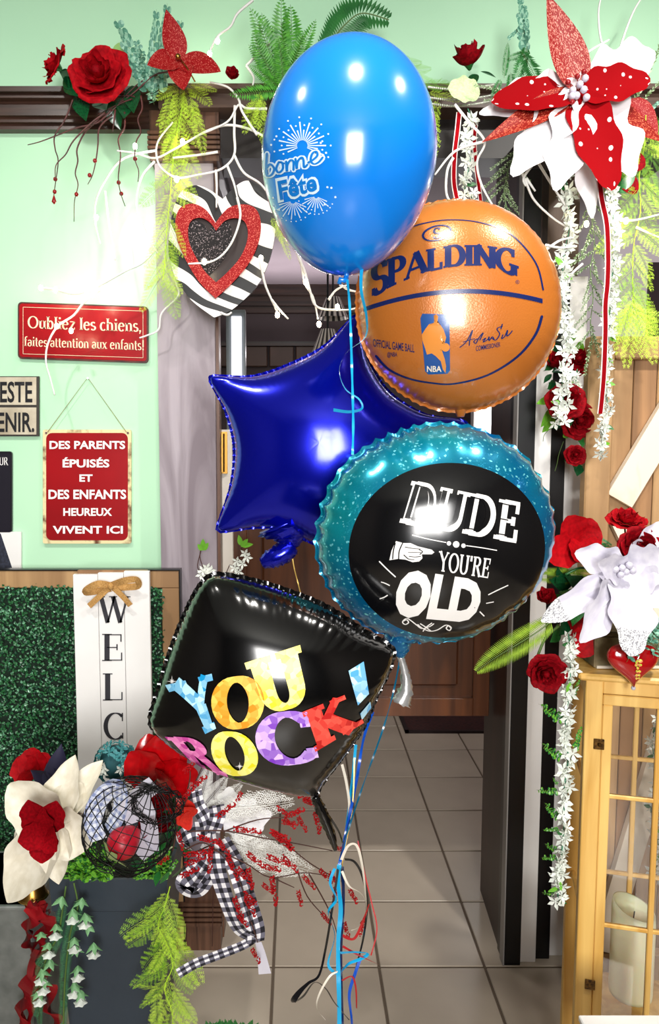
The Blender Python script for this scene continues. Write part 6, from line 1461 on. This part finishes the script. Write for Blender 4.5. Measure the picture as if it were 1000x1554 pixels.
# boxwood sprigs around the rim
LS = frond_mesh('boxwood_sprig', [stem_m, leaf_y, leaf_g], 'euc', .05, 8); fr = []
for i in range(26):
    x = rnd(100, 170); fr.append((x, 1334, x+rnd(-14, 18), 1334-rnd(22, 62), rnd(-.06, .03), 1.0, LS))
for i in range(16):
    x = rnd(200, 250); fr.append((x, 1334, x+rnd(-10, 22), 1334-rnd(20, 50), rnd(-.06, .03), .8, random.choice((LS, EUCG))))
fronds('boxwood_sprigs', 'bright and deep green boxwood sprigs filling the planter rim', 'greenery', (160, 1334), YP-.02, fr, pname='sprig')
t = thing('dark_filler_foliage', 'dark green filler leaves between the wire ball and the berry branches', 'leaves', W(255, 1280, 1.6))
for i in range(46):
    x, y = rnd(215, 290), rnd(1200, 1325); a = rnd(0, 6.28); child('leaf', random.choice((LEAF, LEAFG)), t, frame(W(x, y, 1.58+rnd(-.03, .05)), W(x+24*math.cos(a), y+24*math.sin(a), 1.57+rnd(-.03, .03)), 14*S(1.6), roll=rnd(-1, 1)))
# --- hanging bell flower stems
BF = petal_mesh('white_bloom', wf_m, 'round', .5, .8, nu=6, nv=5); GB = petal_mesh('bell_leaf', mat('bell_green', '#8fbf8a', '#5f9a62', scale=30, rough=.5), 'point', .6, .6, nu=6, nv=4)
NL = frond_mesh('needle_sprig', [stem_m, mat('rosemary_green', '#4a8a5a', '#2f6e48', scale=20, rough=.5)], 'comb', .06, 26)
for lab, pts, bells in (('white bell flower stem trailing down the planter front, right of the two', [(112, 1340), (118, 1375), (108, 1410), (102, 1450), (98, 1500), (96, 1560)], [(125, 1372), (128, 1395), (132, 1412), (113, 1432), (115, 1445), (142, 1440), (118, 1475), (112, 1500), (122, 1512)]),
                        ('white bell flower stem trailing at the planter corner, left of the two', [(100, 1345), (95, 1380), (88, 1420), (72, 1450), (62, 1490), (60, 1520)], [(95, 1370), (84, 1412), (62, 1424), (74, 1440), (76, 1465), (62, 1480), (66, 1495), (60, 1512), (110, 1388)])):
    t = thing('bell_flower_stem', lab, 'greenery', W(*pts[0], YP-.03)); stemtube(t, pts, YP-.035, .002)
    P = path(pts, YP-.035, 4)
    for i in range(3, len(P)-1, 2):
        L = .08; child('sprig', NL, t, frame(P[i], P[i]+(P[i+1]-P[i]).normalized()*L, L*1.1, roll=rnd(-.5, .5)))
    for k, (x, y) in enumerate(bells):
        a = W(x, y-10, YP-.05)
        ks = rnd(.8, 1.15); tx = rnd(-.007, .007)
        for q in range(5):
            an = 2*PI*(q+rnd(-.2, .2))/5+k; b = a+Vector((.015*math.cos(an)+tx, .012*math.sin(an), -.021*rnd(.8, 1.1)))*ks; child('bell_leaf', GB, t, frame(a, b, .012, tilt=(math.cos(an), math.sin(an), 0)))
        if k % 2 or k > 5:
            a = W(x, y+3, YP-.05)
            for q in range(6):
                an = 2*PI*q/6; b = a+Vector((.013*math.cos(an), .012*math.sin(an), -.014)); child('bloom_petal', BF, t, frame(a, b, .016, tilt=(math.cos(an), math.sin(an), 0)))
plume_garland('lime green asparagus fern trailing down the right side of the planter', [(258, 1345), (250, 1375), (240, 1405), (252, 1430), (262, 1465), (250, 1500), (262, 1540), (258, 1580)], YP-.05, .10, .010, .9)
fronds('lime_fern_tuft', 'lime fern fronds spreading at the foot of the planter', 'greenery', (250, 1480), YP-.07,
   [(245, 1405, 272, 1470, -.02, .7, PLUME[0]), (262, 1420, 300, 1505, -.02, .75, PLUME[1]), (245, 1500, 202, 1500, -.02, .5, PLUME[0]), (250, 1440, 222, 1480, -.02, .8, PLUME[1]), (262, 1500, 300, 1554, -.02, .8, PLUME[0]), (240, 1505, 232, 1570, -.02, .8, PLUME[1]), (248, 1395, 235, 1440, 0, .7, PLUME[0])])
stemtube(bpy.data.objects['tall_planter'], [(205, 1335, 1.66), (240, 1300, 1.60), (262, 1285, 1.58)], 1.6, .002, mat('straw', '#9aa07a', rough=.6), 'grass_stem')
# --- red tulle ribbon behind planter
tul = mat('red_tulle', '#a30d18', '#6e0810', scale=9, rough=.45); t = thing('tulle_bow', 'dark red tulle ribbon hanging between the metal tub and the planter', 'ribbon', W(60, 1400, 1.66))
for pts, w, tw in (([(62, 1378), (48, 1392), (40, 1420), (52, 1440)], .05, 1.4), ([(60, 1375), (70, 1400), (60, 1440), (52, 1470)], .055, 1.0), ([(52, 1440), (50, 1480), (46, 1520), (44, 1580)], .030, .4), ([(60, 1480), (40, 1510), (30, 1550), (22, 1590)], .06, 1.5), ([(60, 1470), (70, 1510), (82, 1550), (80, 1590)], .07, 1.2), ([(45, 1380), (62, 1372), (74, 1385)], .04, 1)):
    MB().ribbon(path(pts, 1.665, 10), w, twist=tw, tw0=.3, waves=.5).build('tulle_fold', tul, t, smooth=True)
# --- berry branches, white feathers, gingham
YR = 1.50
bm_ = mat('red_berry', '#a00812', '#bb1219', scale=60, rough=.5, spec=.2)
bc_ = MB()
for i in range(70):
    z = rnd(0, 1); a = rnd(0, 6.28); r_ = rnd(.06, .12); p = Vector((r_*math.cos(a), r_*math.sin(a), z)); s = rnd(.035, .06); o = len(bc_.v)
    for d in ((1, 0, 0), (0, 1, 0), (-1, 0, 0), (0, -1, 0), (0, 0, 1), (0, 0, -1)): bc_.v.append(p+Vector(d)*s)
    for q in range(4): bc_.face((o+q, o+(q+1) % 4, o+4)); bc_.face((o+(q+1) % 4, o+q, o+5))
BCL = bc_.mesh('berry_cluster', bm_)
BR = {'red berry branch reaching furthest right under the black balloon': ([[(285, 1262), (340, 1262), (400, 1272), (450, 1280), (505, 1290)], [(430, 1278), (470, 1310), (520, 1340)], [(340, 1262), (390, 1245), (440, 1240)]], [(355, 1258, 395, 1262), (412, 1262, 442, 1288), (438, 1238, 460, 1228), (460, 1214, 485, 1224), (428, 1248, 452, 1250), (470, 1214, 450, 1206), (438, 1238, 420, 1225), (505, 1285, 522, 1290), (410, 1262, 440, 1274), (478, 1232, 486, 1265), (430, 1242, 448, 1256), (452, 1240, 466, 1262)]),
      'red berry branch curving down through the gingham ribbons': ([[(275, 1300), (320, 1290), (370, 1310), (410, 1330), (460, 1325), (500, 1330)], [(410, 1330), (430, 1340), (445, 1348)], [(450, 1320), (465, 1360), (490, 1390)], [(470, 1325), (500, 1380), (512, 1420)]], [(375, 1295, 400, 1315), (400, 1315, 425, 1320), (428, 1300, 452, 1322), (460, 1330, 478, 1348), (485, 1320, 505, 1340), (412, 1330, 420, 1375), (398, 1342, 415, 1355), (452, 1352, 458, 1374), (405, 1300, 440, 1312), (445, 1290, 425, 1268), (500, 1325, 512, 1340), (510, 1345, 506, 1375), (488, 1386, 502, 1402), (530, 1350, 542, 1370), (545, 1420, 552, 1395), (522, 1400, 530, 1425)]),
      'red berry branch drooping toward the plinth': ([[(280, 1290), (310, 1280), (340, 1300), (365, 1340), (380, 1400)], [(320, 1282), (290, 1300), (270, 1330)], [(380, 1400), (392, 1430)]], [(270, 1262, 278, 1290), (300, 1270, 335, 1280), (330, 1275, 350, 1300), (345, 1300, 362, 1335), (360, 1318, 385, 1345), (376, 1318, 384, 1350), (280, 1298, 320, 1292), (282, 1312, 310, 1300), (320, 1285, 318, 1325), (355, 1362, 370, 1400), (372, 1362, 388, 1390), (382, 1440, 395, 1462), (360, 1388, 376, 1405), (388, 1372, 370, 1355), (276, 1330, 300, 1318), (330, 1240, 355, 1220), (366, 1202, 360, 1216)]),
      'red berry twigs standing up behind the wire ball': ([[(262, 1290), (275, 1230), (300, 1180), (310, 1160)], [(275, 1230), (290, 1180), (285, 1160)]], [(280, 1172, 300, 1152), (292, 1195, 312, 1178), (276, 1215, 292, 1196), (248, 1262, 240, 1240), (256, 1300, 240, 1312), (262, 1240, 252, 1222)])}
for lab, (st_, cl) in BR.items():
    t = thing('berry_branch', lab, 'berries', W(*st_[0][0], YR))
    for p in st_: MB().tube(path(p, YR-.02, 5, jit=1.5), .0018, 5, r1=.0009).build('twig', twig_m, t, smooth=True)
    for (a, b, c_, d_) in cl:
        A = W(a, b, YR-.03); B = W(c_, d_, YR-.03-rnd(0, .03)); child('berry_cluster', BCL, t, frame(A, B, .045 if (B-A).length > .04 else .038))
fr = []
for (a, b, c_, d_) in ((300, 1230, 315, 1160), (300, 1235, 340, 1180), (310, 1235, 430, 1205), (320, 1230, 445, 1215), (300, 1240, 285, 1190), (320, 1240, 400, 1225), (340, 1270, 480, 1325), (340, 1275, 450, 1300), (350, 1265, 430, 1290), (305, 1240, 365, 1190), (350, 1285, 460, 1328)):
    fr.append((a, b, c_, d_, rnd(-.04, .03), .7, FEATH))
fronds('frosted_feather_spray', 'frosted white feathery fronds fanning right of the planter', 'greenery', (300, 1240), YR+.04, fr)
bloom('white_satin_flower', 'white satin petals behind the berries under the black balloon', 'flower', (340, 1248), YR+.06, [(412, 1238, 0, 48, WP, .1), (400, 1260, 0, 44, WP, 0), (350, 1195, .02, 40, WP, .2), (388, 1218, 0, 44, WP, 0)])
GG = checks('gingham', 2.0, 44)
t = thing('gingham_bow', 'black and white gingham bow with long tails right of the planter', 'ribbon', W(315, 1260, YR+.02))
for pts, w, tw in (([(318, 1275), (312, 1245), (300, 1222), (296, 1200)], .030, .3), ([(322, 1262), (330, 1240), (328, 1222)], .034, -.1), ([(320, 1265), (295, 1262), (276, 1275), (290, 1290)], .038, .7), ([(322, 1290), (300, 1325), (280, 1345), (300, 1352), (325, 1315)], .050, .5)):
    MB().ribbon(path(pts, YR+.02, 10), w, twist=tw, tw0=.2).build('loop', GG, t, smooth=True)
for pts, w, tw in (([(325, 1280), (330, 1320), (345, 1370), (362, 1410), (385, 1425)], .040, .5), ([(335, 1275), (358, 1315), (376, 1370), (388, 1410), (388, 1430)], .040, -.5)):
    MB().ribbon(path(pts, YR+.0, 10), w, twist=tw, tw0=.1).build('tail', GG, t, smooth=True)
MB().ribbon(path([(388, 1422), (370, 1434), (335, 1448), (298, 1462), (270, 1478)], YR, 10), .020, twist=.3).build('tail', GG, t, smooth=True)
MB().ribbon(path([(392, 1430), (397, 1450), (402, 1478)], YR, 6), lambda q: .014+.014*q, tw0=.1).build('white_tail_end', satin, t, smooth=True)
# small foliage at the bottom edge and flowers by the pilaster
t = thing('floor_greenery', 'tips of dark green leaves at the bottom edge of the photo', 'leaves', W(345, 1560, 1.45))
for i in range(26):
    x = 318+i*2.6; a = rnd(-1, 1); child('leaf', LEAFG, t, frame(W(x, 1566, 1.46), W(x+10*a, 1548+rnd(-2, 5), 1.45), 9*S(1.46)))
t = thing('blossom_twig', 'thin twig with white blossoms and pale leaves beside the pilaster', 'twig', W(312, 880, 2.2))
for p in ([(322, 1436), (324, 1200), (318, 900), (312, 870), (304, 845), (308, 820)], [(312, 870), (300, 862), (305, 835)], [(322, 1300), (340, 900), (360, 860), (368, 820)], [(360, 860), (372, 850), (378, 848)]): stemtube(t, p, 2.2, .0014, twig_m, 'twig', jit=1)
for i, (x, y) in enumerate(((308, 866), (314, 862), (320, 866), (305, 872), (316, 872), (360, 852), (368, 856), (375, 846), (356, 862), (362, 868), (372, 840))): c = W(x, y, 2.19); child('flower', FL[i % 3], t, frame(c, c+Vector((rnd(-.3, .3), -1, rnd(-.3, .3))).normalized()*.016, .018, tilt=(1, 0, 0)))
for (a, b, c_, d_) in ((308, 835, 300, 826), (308, 835, 316, 824), (366, 828, 362, 812), (366, 828, 384, 826), (308, 832, 308, 818), (366, 830, 376, 818)): child('leaf', LEAFY, t, frame(W(a, b, 2.19), W(c_, d_, 2.18), 8*S(2.2)))

# shared group phrases for repeats of a kind
_kinds = {}
for o in COL.objects:
    if o.parent is None and 'category' in o and 'group' not in o: _kinds.setdefault((o.name.split('.')[0], o['category']), []).append(o)
for (nm, cat), L in _kinds.items():
    if len(L) > 1:
        for o in L: o['group'] = nm.replace('_', ' ')+'s in the decoration'
